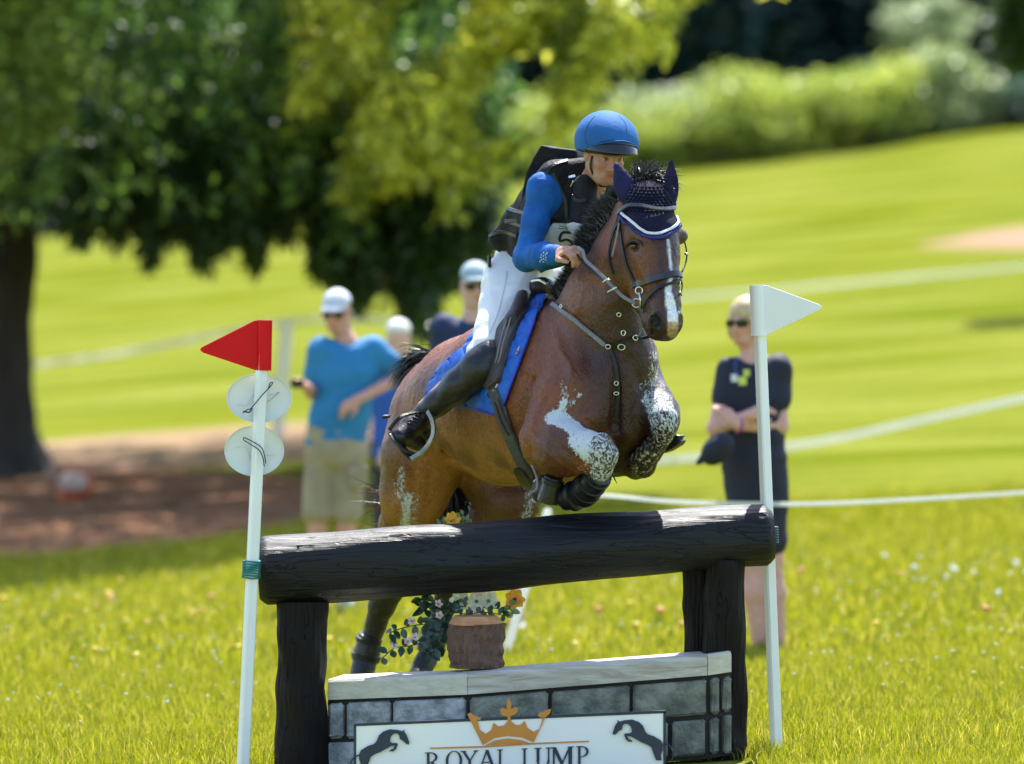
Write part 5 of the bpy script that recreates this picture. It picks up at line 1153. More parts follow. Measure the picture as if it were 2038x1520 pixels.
Fc = Field(hcap-.2, hcap+.2, .01); RR = np.stack((nrm((.7, 0, .7)), (0, 1, 0), nrm((-.7, 0, .7))), 1); Fc.ell(hcap, (.1, .07, .07), RR, .01); v_, q_ = Fc.mesh(1); mkobj('crown', v_, q_, NVD, hv2)
o = MB(); o.prism([(-.03, -.02), (.0, -.035), (.075, -.03), (.09, -.01), (.03, .02)], hcap+np.array((-.045, -.04, -.02)), (-.85, 0, -.5), (-.5, 0, .85), (0, 1, 0), .03); o.build('visor', NVD, hv2, bevel=.006)
# ---- tapes and posts
TAPE = mat('white_tape', (.86, .86, .82), (.8, .8, .76), .5, 20, trans=.45)
def tape(pts, w_, label, name='rope_tape'):
    q = cr([P(a, b, d-CAMD) for a, b, d in pts], 8); v = []; f = []
    for i, p in enumerate(q): v += [p+np.array((0, 0, w_/2)), p-np.array((0, 0, w_/2)), p+np.array((0, .004, -w_/2)), p+np.array((0, .004, w_/2))]
    for i in range(len(q)-1):
        for k in range(4): f.append((4*i+k, 4*i+(k+1) % 4, 4*i+4+(k+1) % 4, 4*i+4+k))
    o = mkobj(name, v, f, TAPE, None, False); tag(o, label, 'tape')
tape([(900, 975, 30), (1190, 985, 29), (1340, 998, 29), (1560, 1003, 29), (1750, 997, 29.3), (2038, 980, 30), (2300, 960, 31)], .022, 'white tape stretched from behind the horse to the right edge, level with log')
tape([(900, 935, 45), (1330, 915, 45), (1620, 880, 44), (1850, 832, 43), (2038, 792, 42), (2250, 745, 41)], .05, 'broad blurred white tape crossing the meadow behind the woman')
tape([(-100, 745, 58), (200, 708, 58), (400, 672, 57), (570, 640, 57), (760, 636, 57), (900, 640, 57)], .05, 'thin blurred white tape behind the red flag')
tape([(1100, 610, 70), (1500, 580, 70), (1760, 556, 70), (2100, 524, 70)], .04, 'faint distant white tape above the white flag')
def wpost(pa, pb, d, r_, label):
    A, B = P(pa[0], pa[1], d-CAMD), P(pb[0], pb[1], d-CAMD); o = MB(); L = np.linalg.norm(B-A); o.lathe(A, [(r_, 0), (r_, L-.02), (r_*.7, L), (0, L)], 12, frame_from(B-A)); tag(o.build('fence_post', TAPE, None, auto=40), label, 'post')
wpost((1008, 1296), (1092, 1012), 29.3, .022, 'thin leaning white stake behind the stump and the horse chest')
wpost((548, 905), (572, 636), 57, .055, 'blurred white post standing between the red flag and the man in teal')
# ---- bucket by the tree, flying clod
bk = empty('bucket', P(146, 1000, 49.5-CAMD), 'orange and white bucket lying at the foot of the big tree', 'bucket')
o = MB(); o.lathe(P(138, 992, 49.5-CAMD), [(0, 0), (.11, 0), (.15, .22), (.16, .22), (.16, .235), (.14, .235)], 18, frame_from((.35, -.6, .7))); o.build('body', mat('orange_plastic', (.6, .13, .05), (.5, .1, .04), .4, 6), bk, auto=40)
o = MB(); o.ball(P(146, 960, 49.3-CAMD), (.13, .11, .1)); o.build('contents', mat('white_bag', (.5, .38, .33), (.42, .3, .26), .6, 12), bk, True)
o = MB(); o.ball(P(768, 829, .9), (.02, .012, .008), 8, 6, rotz(.3)); o.tube([P(762, 831, .9), P(778, 826, .9)], [.008, .002], 6); tag(o.build('flying_turf_clod', mat('wet_soil', (.02, .02, .03)), None, True), 'small dark clod of turf flying off beside the rider foot', 'clod')
# ============================================================ THE JUMP
def woodmat(name, c1, c2, rough=.6, bump=.6, ax=0, spec=.5, crack=True):
    m, nt, b = newmat(name); st = [26, 26, 26]; st[ax] = 1.3; co = coords(nt, st)
    nz = N(nt, 'ShaderNodeTexNoise', {'Vector': co, 'Scale': 1.6, 'Detail': 8, 'Roughness': .6, 'Distortion': .5}); st2 = [9, 9, 9]; st2[ax] = .9; c2_ = coords(nt, st2)
    vo = N(nt, 'ShaderNodeTexNoise', {'Vector': c2_, 'Scale': 2.0, 'Detail': 3, 'Distortion': 1.2})
    rp = N(nt, 'ShaderNodeMapRange', {0: nz.outputs[0], 1: .35, 2: .68}); mx = N(nt, 'ShaderNodeMix', {0: rp.outputs[0], 6: c4(c1), 7: c4(c2)}, data_type='RGBA')
    nt.links.new(mx.outputs[2], b.inputs['Base Color'])
    rr = N(nt, 'ShaderNodeMapRange', {0: nz.outputs[0], 1: .3, 2: .7, 3: rough-.1, 4: rough+.15}); nt.links.new(rr.outputs[0], b.inputs['Roughness']); b.inputs['Specular IOR Level'].default_value = spec
    # cracks: narrow valleys of a stretched noise
    d1 = N(nt, 'ShaderNodeMath', {0: vo.outputs[0], 1: .5}, operation='SUBTRACT'); d2 = N(nt, 'ShaderNodeMath', {0: d1.outputs[0]}, operation='ABSOLUTE'); d3 = N(nt, 'ShaderNodeMapRange', {0: d2.outputs[0], 1: 0, 2: .012, 3: 0, 4: .7 if crack else 0})
    sm = N(nt, 'ShaderNodeMath', {0: nz.outputs[0], 1: d3.outputs[0]}, operation='ADD')
    bp = N(nt, 'ShaderNodeBump', {'Height': sm.outputs[0], 'Strength': bump, 'Distance': .012}); nt.links.new(bp.outputs[0], b.inputs['Normal'])
    return m
BLOG = woodmat('black_painted_log', (.002, .002, .003), (.008, .009, .014), .48, .65, 0, .34)
BPOST = woodmat('dark_brown_post', (.0042, .0032, .0028), (.014, .010, .008), .65, .9, 2, .2)
def logmesh(name, A, B, rA, rB, m_, parent, n=56, rings=120, cham=.03, irregular=.006, seed=0, knots=14):
    r = np.random.default_rng(seed); A = np.asarray(A, float); B = np.asarray(B, float); L = np.linalg.norm(B-A); R = frame_from(B-A)
    ts = np.concatenate(([0, 0, cham/L*.5], np.linspace(cham/L, 1-cham/L, rings), [1-cham/L*.5, 1, 1])); th = np.linspace(0, 2*math.pi, n+1)[:-1]; V = []
    kn = [(r.uniform(.03, .97), r.uniform(0, 6.28), r.uniform(.006, .012), r.choice((-1, 1))) for _ in range(knots)]
    for i, t in enumerate(ts):
        rad = rA+(rB-rA)*t
        if i in (0, len(ts)-1): k = .0
        elif i in (1, len(ts)-2): k = 1-cham*.85/rad
        elif i in (2, len(ts)-3): k = 1-cham*.35/rad
        else: k = 1
        for a in th:
            q = rad*k
            if k > 0:
                q += irregular*(math.sin(a*2+t*5+seed)+.6*math.sin(a*5+t*9)+.5*math.sin(t*21+a))
                q += .0022*math.sin(a*23+3*math.sin(t*7+a*2))
                for (kt, ka, kr, ks) in kn:
                    da = (a-ka+math.pi) % (2*math.pi)-math.pi; e = ((t-kt)*L/kr/1.6)**2+(da*rad/kr)**2
                    if e < 6: q += ks*.004*math.exp(-e)-(.006*math.exp(-e*5) if ks > 0 else 0)
            V.append(A+(B-A)*t+R@np.array((q*math.cos(a), q*math.sin(a), 0)))
    m = len(ts); idx = np.arange(m*n).reshape(m, n); Q = np.stack((idx[:-1], np.roll(idx[:-1], -1, 1), np.roll(idx[1:], -1, 1), idx[1:]), -1).reshape(-1, 4)
    o = mkobj(name, np.array(V), Q, m_, parent, True); o.data.set_sharp_from_angle(angle=math.radians(38)); return o
jump = empty('log_jump', P(1010, 1525, .05), 'black painted horizontal log on two dark posts that the horse is clearing', 'jump')
logmesh('log', P(513, 1139, -.03), P(1538, 1062, .1), .137, .127, BLOG, jump, knots=30, seed=3)
logmesh('post', P(599, 1560, -.02), P(601, 1196, -.02), .106, .098, BPOST, jump, rings=50, cham=.004, seed=8, knots=9)
logmesh('post', P(1444, 1550, .06), P(1441, 1112, .06), .083, .08, BPOST, jump, rings=50, cham=.004, seed=12, knots=6)
logmesh('post', P(1392, 1550, .16), P(1390, 1130, .16), .062, .06, BPOST, jump, rings=50, cham=.004, seed=15, knots=5)
# --- low wall with a capped V front
wall = empty('stone_faced_wall', P(930, 1525, -.1), 'low pale-capped imitation stone wall standing under the black log', 'wall')
CAP = woodmat('pale_capping', (.6, .57, .47), (.48, .44, .35), .6, .5, 0, .3, False); CAPR = woodmat('shaded_capping', (.58, .55, .48), (.33, .28, .22), .65, .6, 0, .3, False)  # right-hand run is a browner copy with shade put into its colour
def capslab(name, pts_top_front, depth, h, m_, back):
    """pts: front top edge (two world points); back: vector to the rear edge"""
    A, B = pts_top_front; o = MB(); c = .012; up = np.array((0, 0, 1.)); bk = nrm(back)*depth; f_ = nrm(back)
    prof = [(0, -h), (0, -c), (c, 0), (depth-c, 0), (depth, -c), (depth, -h)]
    v = [A+f_*a+up*z for a, z in prof]+[B+f_*a+up*z for a, z in prof]; n = 6
    o.add(v, [tuple(range(n))[::-1], tuple(range(n, 2*n))]+[(i, (i+1) % n, (i+1) % n+n, i+n) for i in range(n)]); return o.build(name, m_, wall, bevel=.002)
A0 = P(652, 1352, -.04); A1 = P(931, 1341, -.24); A2 = P(1408, 1303, -.12); A3 = P(1456, 1296, -.07)
capslab('capping', (A0, A1+(A0-A1)*.004), .3, .082, CAP, (.2, 1, 0)); capslab('capping', (A1, A2), .24, .082, CAPR, (-.1, 1, 0)); capslab('capping', (A2+(A3-A2)*.03, A3), .06, .082, CAP, (-.3, 1, 0))
o = MB(); up = np.array((0, 0, 1.))
ins = np.array((0, .028, 0)); bot = .33
W0, W1, W2, W3 = A0+ins, A1+ins, A2+ins, A3+ins
JOINT = mat('dark_joint', (.02, .018, .018), rough=.8)
for a, b in ((W0, W1), (W1, W2), (W2, W3)): o.add([a-up*.083, b-up*.083, b-up*(.083+bot), a-up*(.083+bot), a-up*.083+ins*4, b-up*.083+ins*4, b-up*(.083+bot)+ins*4, a-up*(.083+bot)+ins*4], [(0, 1, 2, 3), (4, 7, 6, 5), (0, 4, 5, 1), (3, 2, 6, 7), (0, 3, 7, 4), (1, 5, 6, 2)])
o.build('wall_core', JOINT, wall)
STL = mat('grey_stone', (.44, .46, .46), (.15, .17, .17), .8, 14, bump=.9, bscale=40, bdist=.02, detail=8); STD = mat('shaded_stone', (.24, .25, .2), (.1, .105, .085), .8, 14, bump=.9, bscale=40, bdist=.02, detail=8)  # right facet gets a darker stone copy, its shade painted in
r = random.Random(5)
def course(a, b, z0, z1, cuts, m_):
    L = np.linalg.norm(b-a); d = nrm(b-a); nn = nrm(np.cross(d, up)); nn = nn if nn[1] < 0 else -nn; R = np.stack((d, -nn, up), 1)
    for c0, c1 in zip(cuts[:-1], cuts[1:]):
        cx = a+d*((c0+c1)/2*L)-up*((z0+z1)/2)+nn*.001*r.uniform(2, 10); o = MB()
        o.box(cx, ((c1-c0)*L-.014-r.uniform(0, .010), .04, (z1-z0)-.013-r.uniform(0, .008)), R@rotz(r.uniform(-.02, .02)), r.uniform(.006, .013)); b_ = o.build('stone_block', m_, wall, bevel=.003)
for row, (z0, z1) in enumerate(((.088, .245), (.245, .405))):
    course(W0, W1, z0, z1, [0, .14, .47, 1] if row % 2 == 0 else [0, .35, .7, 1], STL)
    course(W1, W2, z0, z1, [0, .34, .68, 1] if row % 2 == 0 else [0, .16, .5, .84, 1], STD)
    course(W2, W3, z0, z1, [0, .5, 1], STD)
# --- stump and flowers
stump = empty('tree_stump', P(948, 1325, .0), 'rough barked log stump with fresh cut rim standing on the wall capping', 'stump')
m, nt, b = newmat('bark'); co = coords(nt, (1, 1, .3)); vo = N(nt, 'ShaderNodeTexVoronoi', {'Vector': co, 'Scale': 60}); nz = N(nt, 'ShaderNodeTexNoise', {'Vector': co, 'Scale': 45, 'Detail': 8})
mx = N(nt, 'ShaderNodeMix', {0: nz.outputs[0], 6: (.035, .018, .013, 1), 7: (.24, .13, .09, 1)}, data_type='RGBA'); nt.links.new(mx.outputs[2], b.inputs['Base Color']); b.inputs['Roughness'].default_value = .8
sm = N(nt, 'ShaderNodeMath', {0: vo.outputs[0], 1: nz.outputs[0]}, operation='ADD'); bp = N(nt, 'ShaderNodeBump', {'Height': sm.outputs[0], 'Strength': 1, 'Distance': .015}); nt.links.new(bp.outputs[0], b.inputs['Normal']); BARK = m
logmesh('bark', P(948, 1328, .0), P(947, 1240, .0), .112, .108, BARK, stump, rings=70, cham=.002, irregular=.006, seed=4, knots=90)
o = MB(); o.lathe(P(947, 1242, .0), [(.107, 0), (.103, .014), (.085, .034), (0, .037)], 40); o.build('cut_rim', woodmat('fresh_wood', (.45, .2, .09), (.6, .33, .17), .6, .3, 0, .3, False), stump, auto=30)
def petal_flower(name, c, nrm_, rad, npet, colm, cenm, parent=None, label=None, cat='flower', group=None, cup=.4):
    R = frame_from(nrm_); o = MB(); rr = random.Random(int(abs(c[0])*1e5)+npet)
    for i in range(npet):
        a = 2*math.pi*i/npet+rr.uniform(-.15, .15); v = []; n = 6
        for j in range(n+1):
            t = j/n; w_ = rad*.42*math.sin(math.pi*min(.97, t*.9+.08))**.7; x = rad*t; z = cup*rad*t*t+rr.uniform(-.02, .02)*rad
            for s_ in (-1, 0, 1):
                p = np.array((x*math.cos(a)-s_*w_*math.sin(a), x*math.sin(a)+s_*w_*math.cos(a), z+(abs(s_)*.12-.0)*rad)); v.append(np.asarray(c)+R@p)
        o.add(v, [(3*j+k, 3*j+k+1, 3*j+4+k, 3*j+3+k) for j in range(n) for k in (0, 1)])
    ob = o.build(name, colm, parent, True)
    o = MB(); o.ball(np.asarray(c)+R@np.array((0, 0, rad*.1)), (rad*.2, rad*.2, rad*.12), 8, 5, R); o.build('flower_centre', cenm, ob, True)
    if label: tag(ob, label, cat, group)
    return ob
PW = mat('white_petal', (.8, .8, .74), (.6, .6, .5), .5, 60, trans=.3); PO = mat('orange_petal', (.8, .28, .02), (.75, .45, .05), .5, 60, trans=.3); PK = mat('pink_petal', (.6, .35, .42), (.75, .65, .62), .5, 80, trans=.3)
CB = mat('dark_centre', (.05, .02, .015)); LG = mat('ivy_leaf', (.01, .035, .02), (.02, .06, .035), .35, 30, trans=.15, spec=.6); LY = mat('pale_leaf', (.1, .17, .06), (.2, .26, .1), .45, 40, trans=.25); STEM = mat('green_stem', (.05, .09, .03), rough=.5)
petal_flower('white_flower', P(918, 1195, .1), (-.2, -1, .1), .045, 6, PW, LY, None, 'white trumpet flower at the left of the bunch on the stump')
petal_flower('white_flower', P(948, 1196, .08), (.1, -1, -.2), .04, 6, PW, LY, None, 'cream white flower in the middle of the bunch on the stump')
petal_flower('white_flower', P(972, 1196, .08), (.3, -1, .2), .04, 7, PW, LY, None, 'greenish white flower beside the orange pansy on the stump')
petal_flower('orange_pansy', P(1024, 1193, .06), (.1, -1, .2), .042, 7, PO, CB, None, 'orange pansy with dark centre at the right of the stump bunch')
petal_flower('yellow_flower', P(902, 1036, .42), (-.1, -.8, .6), .035, 8, mat('yellow_petal', (.85, .6, .03), (.8, .35, .02), .5, 60, trans=.3), mat('orange_centre', (.6, .2, .02)), None, 'yellow orange flower showing above the log behind the horse')
def leafat(o, p, d, n_, L, w_):
    d = nrm(d); n_ = nrm(np.asarray(n_)-d*np.dot(n_, d)); s_ = np.cross(d, n_); v = []
    for j, (t, k) in enumerate(((0, .05), (.25, .8), (.5, 1), (.8, .6), (1, .03))):
        for q in (-1, 0, 1): v.append(p+d*L*t+s_*w_*k*q*.5+n_*(abs(q)*.15*w_*k-.25*L*t*t*.5))
    o.add(v, [(3*j+k, 3*j+k+1, 3*j+4+k, 3*j+3+k) for j in range(4) for k in (0, 1)])
def trailing(name, paths, nleaf, L, label, cat, lm, base, r_=None, pinks=()):
    root = empty(name, base, label, cat); rr = np.random.default_rng(len(paths)+nleaf)
    for pth in paths:
        q = cr([P(*a) for a in pth], 6); o = MB(); o.tube(q, .0025, 5); o.build('stem', STEM, root, True)
        for i in range(nleaf):
            t = (i+.5)/nleaf*(len(q)-1.01); k = int(t); p = q[k]+(q[k+1]-q[k])*(t-k); dr = nrm(q[k+1]-q[k]); s_ = (1 if i % 2 else -1)
            d = np.array((s_*dr[2], rr.uniform(-.5, .3), -s_*dr[0]))+dr*.4+rr.normal(size=3)*.35; ob = MB(); leafat(ob, p, d, (rr.uniform(-.4, .4), -1, .5), L*rr.uniform(.7, 1.25), L*.62); ob.build('leaf', lm, root, True)
    for (a, b, y) in pinks: petal_flower('pink_flower', P(a, b, y), (rr.uniform(-.4, .4), -1, .4), .018, 5, PK, LY, root)
    return root
trailing('ivy', [[(905, 1195, .1), (885, 1225, .05), (855, 1240, .02), (820, 1245, 0), (785, 1255, 0), (775, 1262, 0)], [(895, 1200, .12), (875, 1245, .06), (845, 1275, .02), (815, 1285, 0), (785, 1290, 0), (758, 1312, .02)],
 [(880, 1190, .15), (858, 1200, .12), (845, 1215, .1), (840, 1190, .1)], [(890, 1215, .08), (880, 1260, .04), (868, 1290, .02), (850, 1300, .02)]], 15, .047, 'trailing dark green ivy with pink blooms hanging left of the bark stump', 'ivy', LG, P(900, 1200, .12),
 pinks=((872, 1202, .03), (820, 1236, -.02), (826, 1268, -.02), (812, 1276, -.02), (784, 1285, -.02), (874, 1225, .02)))
trailing('leafy_sprig', [[(900, 1215, .05), (930, 1222, .03), (960, 1218, .03), (990, 1222, .03), (1010, 1226, .03)], [(905, 1205, .1), (935, 1208, .08), (975, 1210, .08), (1018, 1212, .05)]], 11, .038, 'dark leaves tucked between the white flowers and the stump', 'leaves', LG, P(950, 1222, .05))
trailing('leafy_sprig', [[(1010, 1200, .05), (1016, 1212, .04), (1022, 1222, .04)]], 4, .04, 'pale grey leaves drooping below the orange pansy', 'leaves', LY, P(1015, 1200, .05))
trailing('leafy_sprig', [[(865, 1055, .42), (880, 1042, .42), (895, 1046, .42)], [(905, 1055, .42), (912, 1035, .42), (924, 1022, .42)], [(915, 1055, .42), (925, 1040, .42), (935, 1042, .42)]], 7, .028, 'yellow green leaves poking above the log beside the yellow flower', 'leaves', LY, P(900, 1055, .42))
# --- flag poles
PLA = mat('white_plastic_pole', (.84, .86, .86), (.79, .81, .82), .35, 6, bump=.05); REDM = mat('red_plastic', (.66, .003, .006), (.6, .003, .005), .5, 6, spec=.2); WFL = mat('white_flag_plastic', (.84, .85, .86), (.8, .81, .82), .45, 6)
def polemesh(name, A, B, w_, parent, m_=PLA):
    A = np.asarray(A); B = np.asarray(B); R = frame_from(B-A, (1, 0, 0)); R = R@rotz(math.radians(28)); o = MB(); L = np.linalg.norm(B-A); o.box((A+B)/2, (w_, w_, L), R, .005); return o.build(name, m_, parent, bevel=.0015)
pr = empty('flag_pole', P(484, 1530, -.2), 'white square pole with red triangular flag and two white discs, left of the log', 'flag pole')
polemesh('pole', P(482, 1560, -.2), P(525, 650, -.2), .041, pr)
def sleeve_flag(parent, base, top, tip, m_, name='flag', thick=.006):
    o = MB(); o.tube([base, top], .03, 16); sl_ = o.build('flag_sleeve', m_, parent, auto=40); sx = -1 if tip[0] < base[0] else 1
    O = np.asarray(base); ax = nrm(top-base); H = np.linalg.norm(top-base); W = tip-(base+top)/2; o = MB(); L = abs(W[0]); tz = float(np.dot(tip-base, ax)); r_ = .012
    poly = [(.018, H*.02), (.03, .0), (L-.008, tz-r_), (L+.002, tz-r_*.3), (L+.002, tz+r_*.4), (L-.008, tz+r_), (.04, H*.995), (.018, H)]
    o.prism(poly, O+np.array((0, -thick/2, 0)), np.array((sx, 0, 0)), ax, (0, 1, 0), thick); o.build(name, m_, parent, bevel=.002)
    return sl_
sleeve_flag(pr, P(525, 737, -.2), P(527, 637, -.2), P(400, 693, -.2), REDM)
DISC = mat('white_disc_plastic', (.72, .74, .7), (.66, .68, .63), .4, 8)
def disc(c, rx, rz, lab):
    R = frame_from((.05, -1, .1)); o = MB(); r_ = (rx+rz)/2; o.lathe((0, 0, 0), [(0, .0), (r_*.9, .0), (r_*.95, .003), (r_*.97, .010), (r_, .011), (r_*1.0, .0), (r_*.93, -.006), (0, -.006)], 48)
    v = np.array(o.v); v[:, 0] *= rx/r_; v[:, 1] *= rz/r_; v = v@R.T+np.asarray(c); ob = mkobj('disc', v, o.f, DISC, pr, True); ob.data.set_sharp_from_angle(angle=math.radians(40))
    return ob
d1 = disc(P(516, 792, -.165), .129, .098, ''); d2 = disc(P(506, 897, -.165), .118, .1, '')
WIRE = mat('wire_tie', (.06, .07, .08), rough=.4, metal=.6)
def wire(pts, par, t=.0022): o = MB(); o.tube(cr([P(a, b, -.235) for a, b in pts], 5), t, 6); o.build('wire_tie', WIRE, par, True)
wire([(483, 822), (492, 815), (500, 812), (520, 788), (537, 770), (543, 761), (538, 762), (534, 772)], d1); wire([(484, 818), (496, 820), (502, 812)], d1, .003)
wire([(529, 922), (526, 905), (520, 890), (505, 880), (487, 871), (486, 876), (502, 886), (516, 896), (523, 910), (526, 928)], d2)
for dd_, pp in ((d1, [(473, 806), (490, 806), (507, 782)]), (d1, [(535, 786), (556, 780), (532, 800)]), (d2, [(468, 890), (490, 886), (498, 912)]), (d2, [(530, 905), (545, 905)])):
    o = MB(); o.tube([P(a, b, -.183) for a, b in pp], .002, 6); o.build('moulded_rib', DISC, dd_, True)
TEAL = mat('teal_band', (.01, .22, .2), (.008, .16, .16), .5, 60)
for k in range(8):
    c = P(500.5-.22*k, 1117+4.6*k, -.2); o = MB(); o.tube([c+np.array((.034*math.cos(a), .034*math.sin(a), .002*math.sin(a*2+k))) for a in np.linspace(0, 2*math.pi, 17)[:-1]], .0036, 6, closed=True); o.build('elastic_band', TEAL, pr, True)
pw = empty('flag_pole', P(1545, 1530, .27), 'white square pole with white triangular flag, right of the log', 'flag pole')
polemesh('pole', P(1548, 1560, .27), P(1509, 575, .27), .041, pw)
sleeve_flag(pw, P(1510, 667, .27), P(1506, 567, .27), P(1634, 606, .27), WFL)
o = MB(); o.tube([P(1510, 668, .27), P(1510, 664, .27)], .033, 16); o.build('sleeve_rim', WFL, pw, auto=40)
for k in range(7):
    c = P(1531+.2*k, 1049+5*k, .27); o = MB(); o.tube([c+np.array((.034*math.cos(a), .034*math.sin(a), 0)) for a in np.linspace(0, 2*math.pi, 17)[:-1]], .0036, 6, closed=True); o.build('elastic_band', mat('dark_teal_band', (.006, .09, .09), rough=.5) if not bpy.data.materials.get('dark_teal_band') else bpy.data.materials['dark_teal_band'], pw, True)
# --- overlaid print logo, added as a solid board in front of the wall
SB = empty('logo_board', P(1015, 1555, -.5), 'white navy-edged added logo board reading ROYAL JUMP under an orange crown, before the wall', 'sign')
YB = -.5; rt = math.atan2(26, 614)
BW = mat('board_white', (.86, .86, .86), (.83, .83, .84), .4, 3); NV = mat('board_navy', (.012, .028, .06), rough=.45); OR = mat('board_orange', (.62, .24, .035), (.56, .21, .03), .4, 8)
def bp_(a, b, dy=0): return P(a, b, YB-dy)
def plate(name, poly, z0, z1, m_, par=SB, bev=0):
    """flat cut-out at photograph-plane coordinates, z0..z1 metres proud of the board"""
    o = MB(); pts = [bp_(a, b) for a, b in poly]; O = np.array((0, YB-z0, 0)); 
    area = sum(pts[i][0]*pts[(i+1) % len(pts)][2]-pts[(i+1) % len(pts)][0]*pts[i][2] for i in range(len(pts)))
    if area < 0: pts = pts[::-1]
    o.prism([(p[0], p[2]) for p in pts], O, (1, 0, 0), (0, 0, 1), (0, -1, 0), z1-z0); return o.build(name, m_, par, bevel=bev)
plate('panel', [(708, 1442), (1322, 1416), (1322, 1548), (708, 1552)], -.012, 0, BW)
for q in ([(704, 1440), (1325, 1413.5), (1325, 1419), (708, 1445)], [(704, 1440), (709, 1445), (709, 1552), (704, 1552)], [(1320, 1418), (1325, 1414), (1325, 1548), (1320, 1548)]): plate('edge_trim', q, -.014, .003, NV)
cx = [(930, 1421), (935, 1418), (940, 1421), (949, 1427), (957, 1428), (956, 1434), (950, 1432), (955, 1452), (967, 1460), (978, 1452), (982, 1438), (992, 1445), (1003, 1443), (1010, 1436), (1010, 1426), (999, 1423), (996, 1417), (995, 1411), (1002, 1408), (1009, 1412), (1008, 1401), (1013, 1389), (1018, 1400), (1017, 1411), (1024, 1407), (1031, 1409), (1030, 1416), (1026, 1421), (1016, 1425), (1017, 1435), (1026, 1442), (1036, 1442), (1044, 1434), (1050, 1448), (1062, 1456), (1073, 1450), (1078, 1438), (1081, 1427), (1076, 1428), (1070, 1424), (1075, 1417), (1081, 1418), (1084, 1414), (1097, 1410), (1095, 1419), (1085, 1428), (1062, 1477), (1040, 1467), (1010, 1464), (985, 1468), (961, 1482)]
plate('crown', cx, .001, .007, OR, bev=.001)
plate('crown_base', [(966, 1483), (985, 1473), (1010, 1469), (1036, 1472), (1056, 1479), (1010, 1480)], .001, .007, OR)
plate('rule', [(855, 1487.5), (965, 1484), (1060, 1478), (1172, 1473.5), (1172, 1476), (1060, 1481), (965, 1487), (858, 1490)], .001, .005, OR)
HSIL = [(365, 265), (362, 276), (378, 300), (392, 340), (390, 353), (376, 350), (352, 328), (338, 322), (334, 300), (322, 288), (302, 290), (286, 305), (280, 335), (292, 343), (320, 344), (326, 352), (316, 378), (300, 392), (276, 392), (284, 382), (298, 378), (308, 360), (290, 360), (268, 372), (225, 396), (190, 410), (168, 425), (160, 450), (148, 480), (140, 500), (108, 500), (112, 470), (102, 440), (100, 410), (112, 386), (150, 362), (190, 348), (204, 330), (216, 300), (240, 278), (280, 264), (325, 268), (352, 276)]
def horse_sil(fl): return [(680+x*.3435, 1360+y*.3435) if fl > 0 else (680+(1962-x)*.3435, 1360+(y-56)*.3435) for x, y in HSIL]
plate('horse_emblem', horse_sil(1), .006, .012, NV); plate('horse_emblem', horse_sil(-1), .006, .012, NV)
for fl, ox, oy in ((1, 702, 1510), (-1, 1334, 1486)):
    o = MB(); o.tube(cr([P(ox+14*fl, oy-8, YB-.01), P(ox+2*fl, oy-2, YB-.01), P(ox-5*fl, oy+12, YB-.01), P(ox-3*fl, oy+30, YB-.01)], 6), .003, 6); o.build('emblem_tail', NV, SB, True)
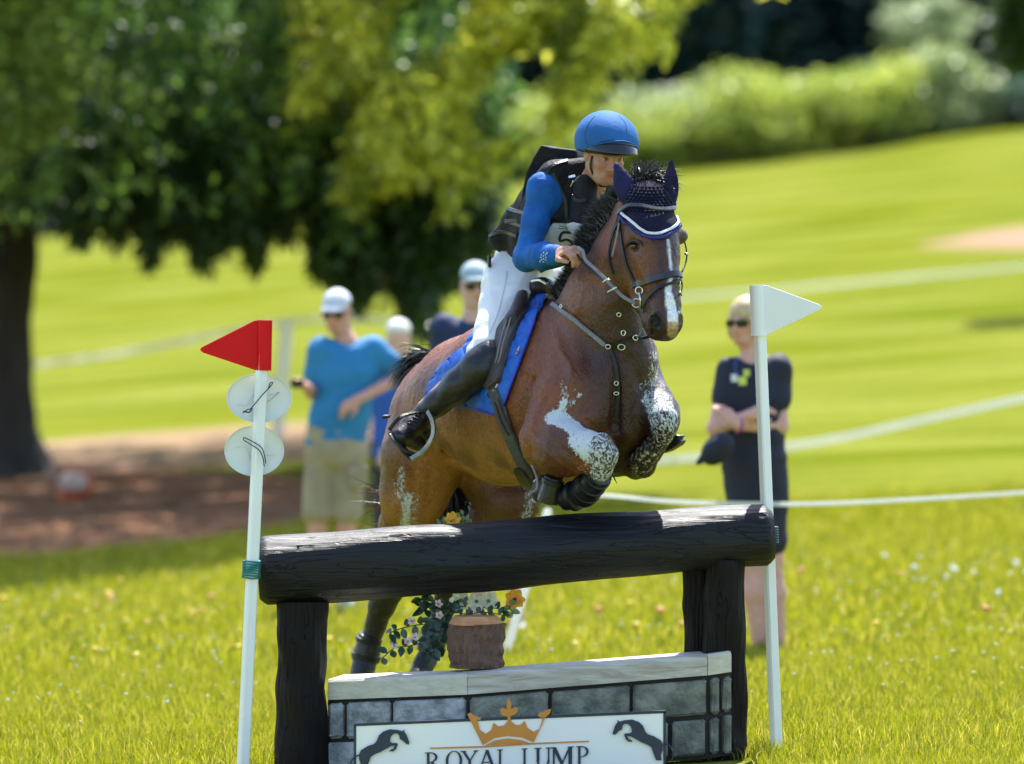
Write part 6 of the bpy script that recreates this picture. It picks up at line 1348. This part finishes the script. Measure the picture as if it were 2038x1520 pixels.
# serif capitals: strokes in a 0..1 cell, thick and thin
def letter(ch, x0, y0, w_, h):
    """x0,y0 top-left pixel of the capital; slope follows the board"""
    T = lambda x, y: (x0+x*w_, y0+y*h-(x*w_)*.041)
    def st(x, w2=.085, a=0, b=1): return [(x-w2, a), (x+w2, a), (x+w2, b), (x-w2, b)]
    def sf(x, y, w2=.2): return [(x-w2, y), (x+w2, y), (x+w2, y+.045), (x-w2, y+.045)]
    def arc(cx, cy, rx, ry, a0, a1, t0, n=18, thin=.035):
        o, i_ = [], []
        for k in range(n+1):
            a = math.radians(a0+(a1-a0)*k/n); tt = thin+(t0-thin)*abs(math.cos(a)); o.append((cx+rx*math.cos(a), cy-ry*math.sin(a))); i_.append((cx+(rx-tt)*math.cos(a), cy-(ry-tt*.6)*math.sin(a)))
        return o+i_[::-1]
    def ln(x1, y1, x2, y2, t): return [(x1-t, y1), (x1+t, y1), (x2+t, y2), (x2-t, y2)]
    S = {'R': [st(.2), sf(.2, 0), sf(.2, .955), arc(.3, .27, .5, .27, 90, -90, .16), ln(.42, .5, .85, 1, .09)],
         'O': [arc(.5, .5, .5, .52, 0, 180, .16), arc(.5, .5, .5, .52, 180, 360, .16)],
         'Y': [ln(.1, 0, .5, .55, .09), ln(.9, 0, .5, .55, .045), st(.5, .085, .5, 1), sf(.1, 0, .17), sf(.88, 0, .15), sf(.5, .955)],
         'A': [ln(.5, 0, .1, 1, .045), ln(.5, 0, .9, 1, .09), [(.25, .62), (.75, .62), (.76, .67), (.24, .67)], sf(.1, .955, .16), sf(.9, .955, .18)],
         'L': [st(.3), sf(.3, 0, .22), [(.1, .955), (.95, .955), (.97, .75), (1.0, 1), (.1, 1)]],
         'J': [st(.5, .09, 0, 1.0), sf(.5, 0, .24), arc(.28, 1.0, .31, .2, 0, -120, .16)],
         'U': [st(.2, .085, 0, .7), st(.82, .045, 0, .7), sf(.2, 0), sf(.82, 0, .17), arc(.5, .68, .385, .34, 180, 360, .14)],
         'M': [st(.12, .045), st(.88, .085), ln(.14, 0, .5, .9, .08), ln(.86, 0, .5, .9, .04), sf(.12, .955, .14), sf(.88, .955, .18), sf(.1, 0, .1), sf(.9, 0, .14)],
         'P': [st(.2), sf(.2, 0), sf(.2, .955), arc(.3, .29, .52, .29, 90, -90, .16)]}[ch]
    o = MB()
    for k, q in enumerate(S):
        pts = [bp_(*T(a, b)) for a, b in q]; area = sum(pts[i][0]*pts[(i+1) % len(pts)][2]-pts[(i+1) % len(pts)][0]*pts[i][2] for i in range(len(pts)))
        if area < 0: pts = pts[::-1]
        o.prism([(p[0], p[2]) for p in pts], np.array((0, YB-.001, 0)), (1, 0, 0), (0, 0, 1), (0, -1, 0), .005+.0003*k)
    o.build('letter', NV, SB)
for ch, x0, w_ in (('R', 846, 31), ('O', 887, 33), ('Y', 919, 32), ('A', 952, 34), ('L', 988, 24), ('J', 1032, 24), ('U', 1064, 34), ('M', 1097, 43), ('P', 1147, 30)): letter(ch, x0, 1497-(x0-848)*.041, w_, 38)
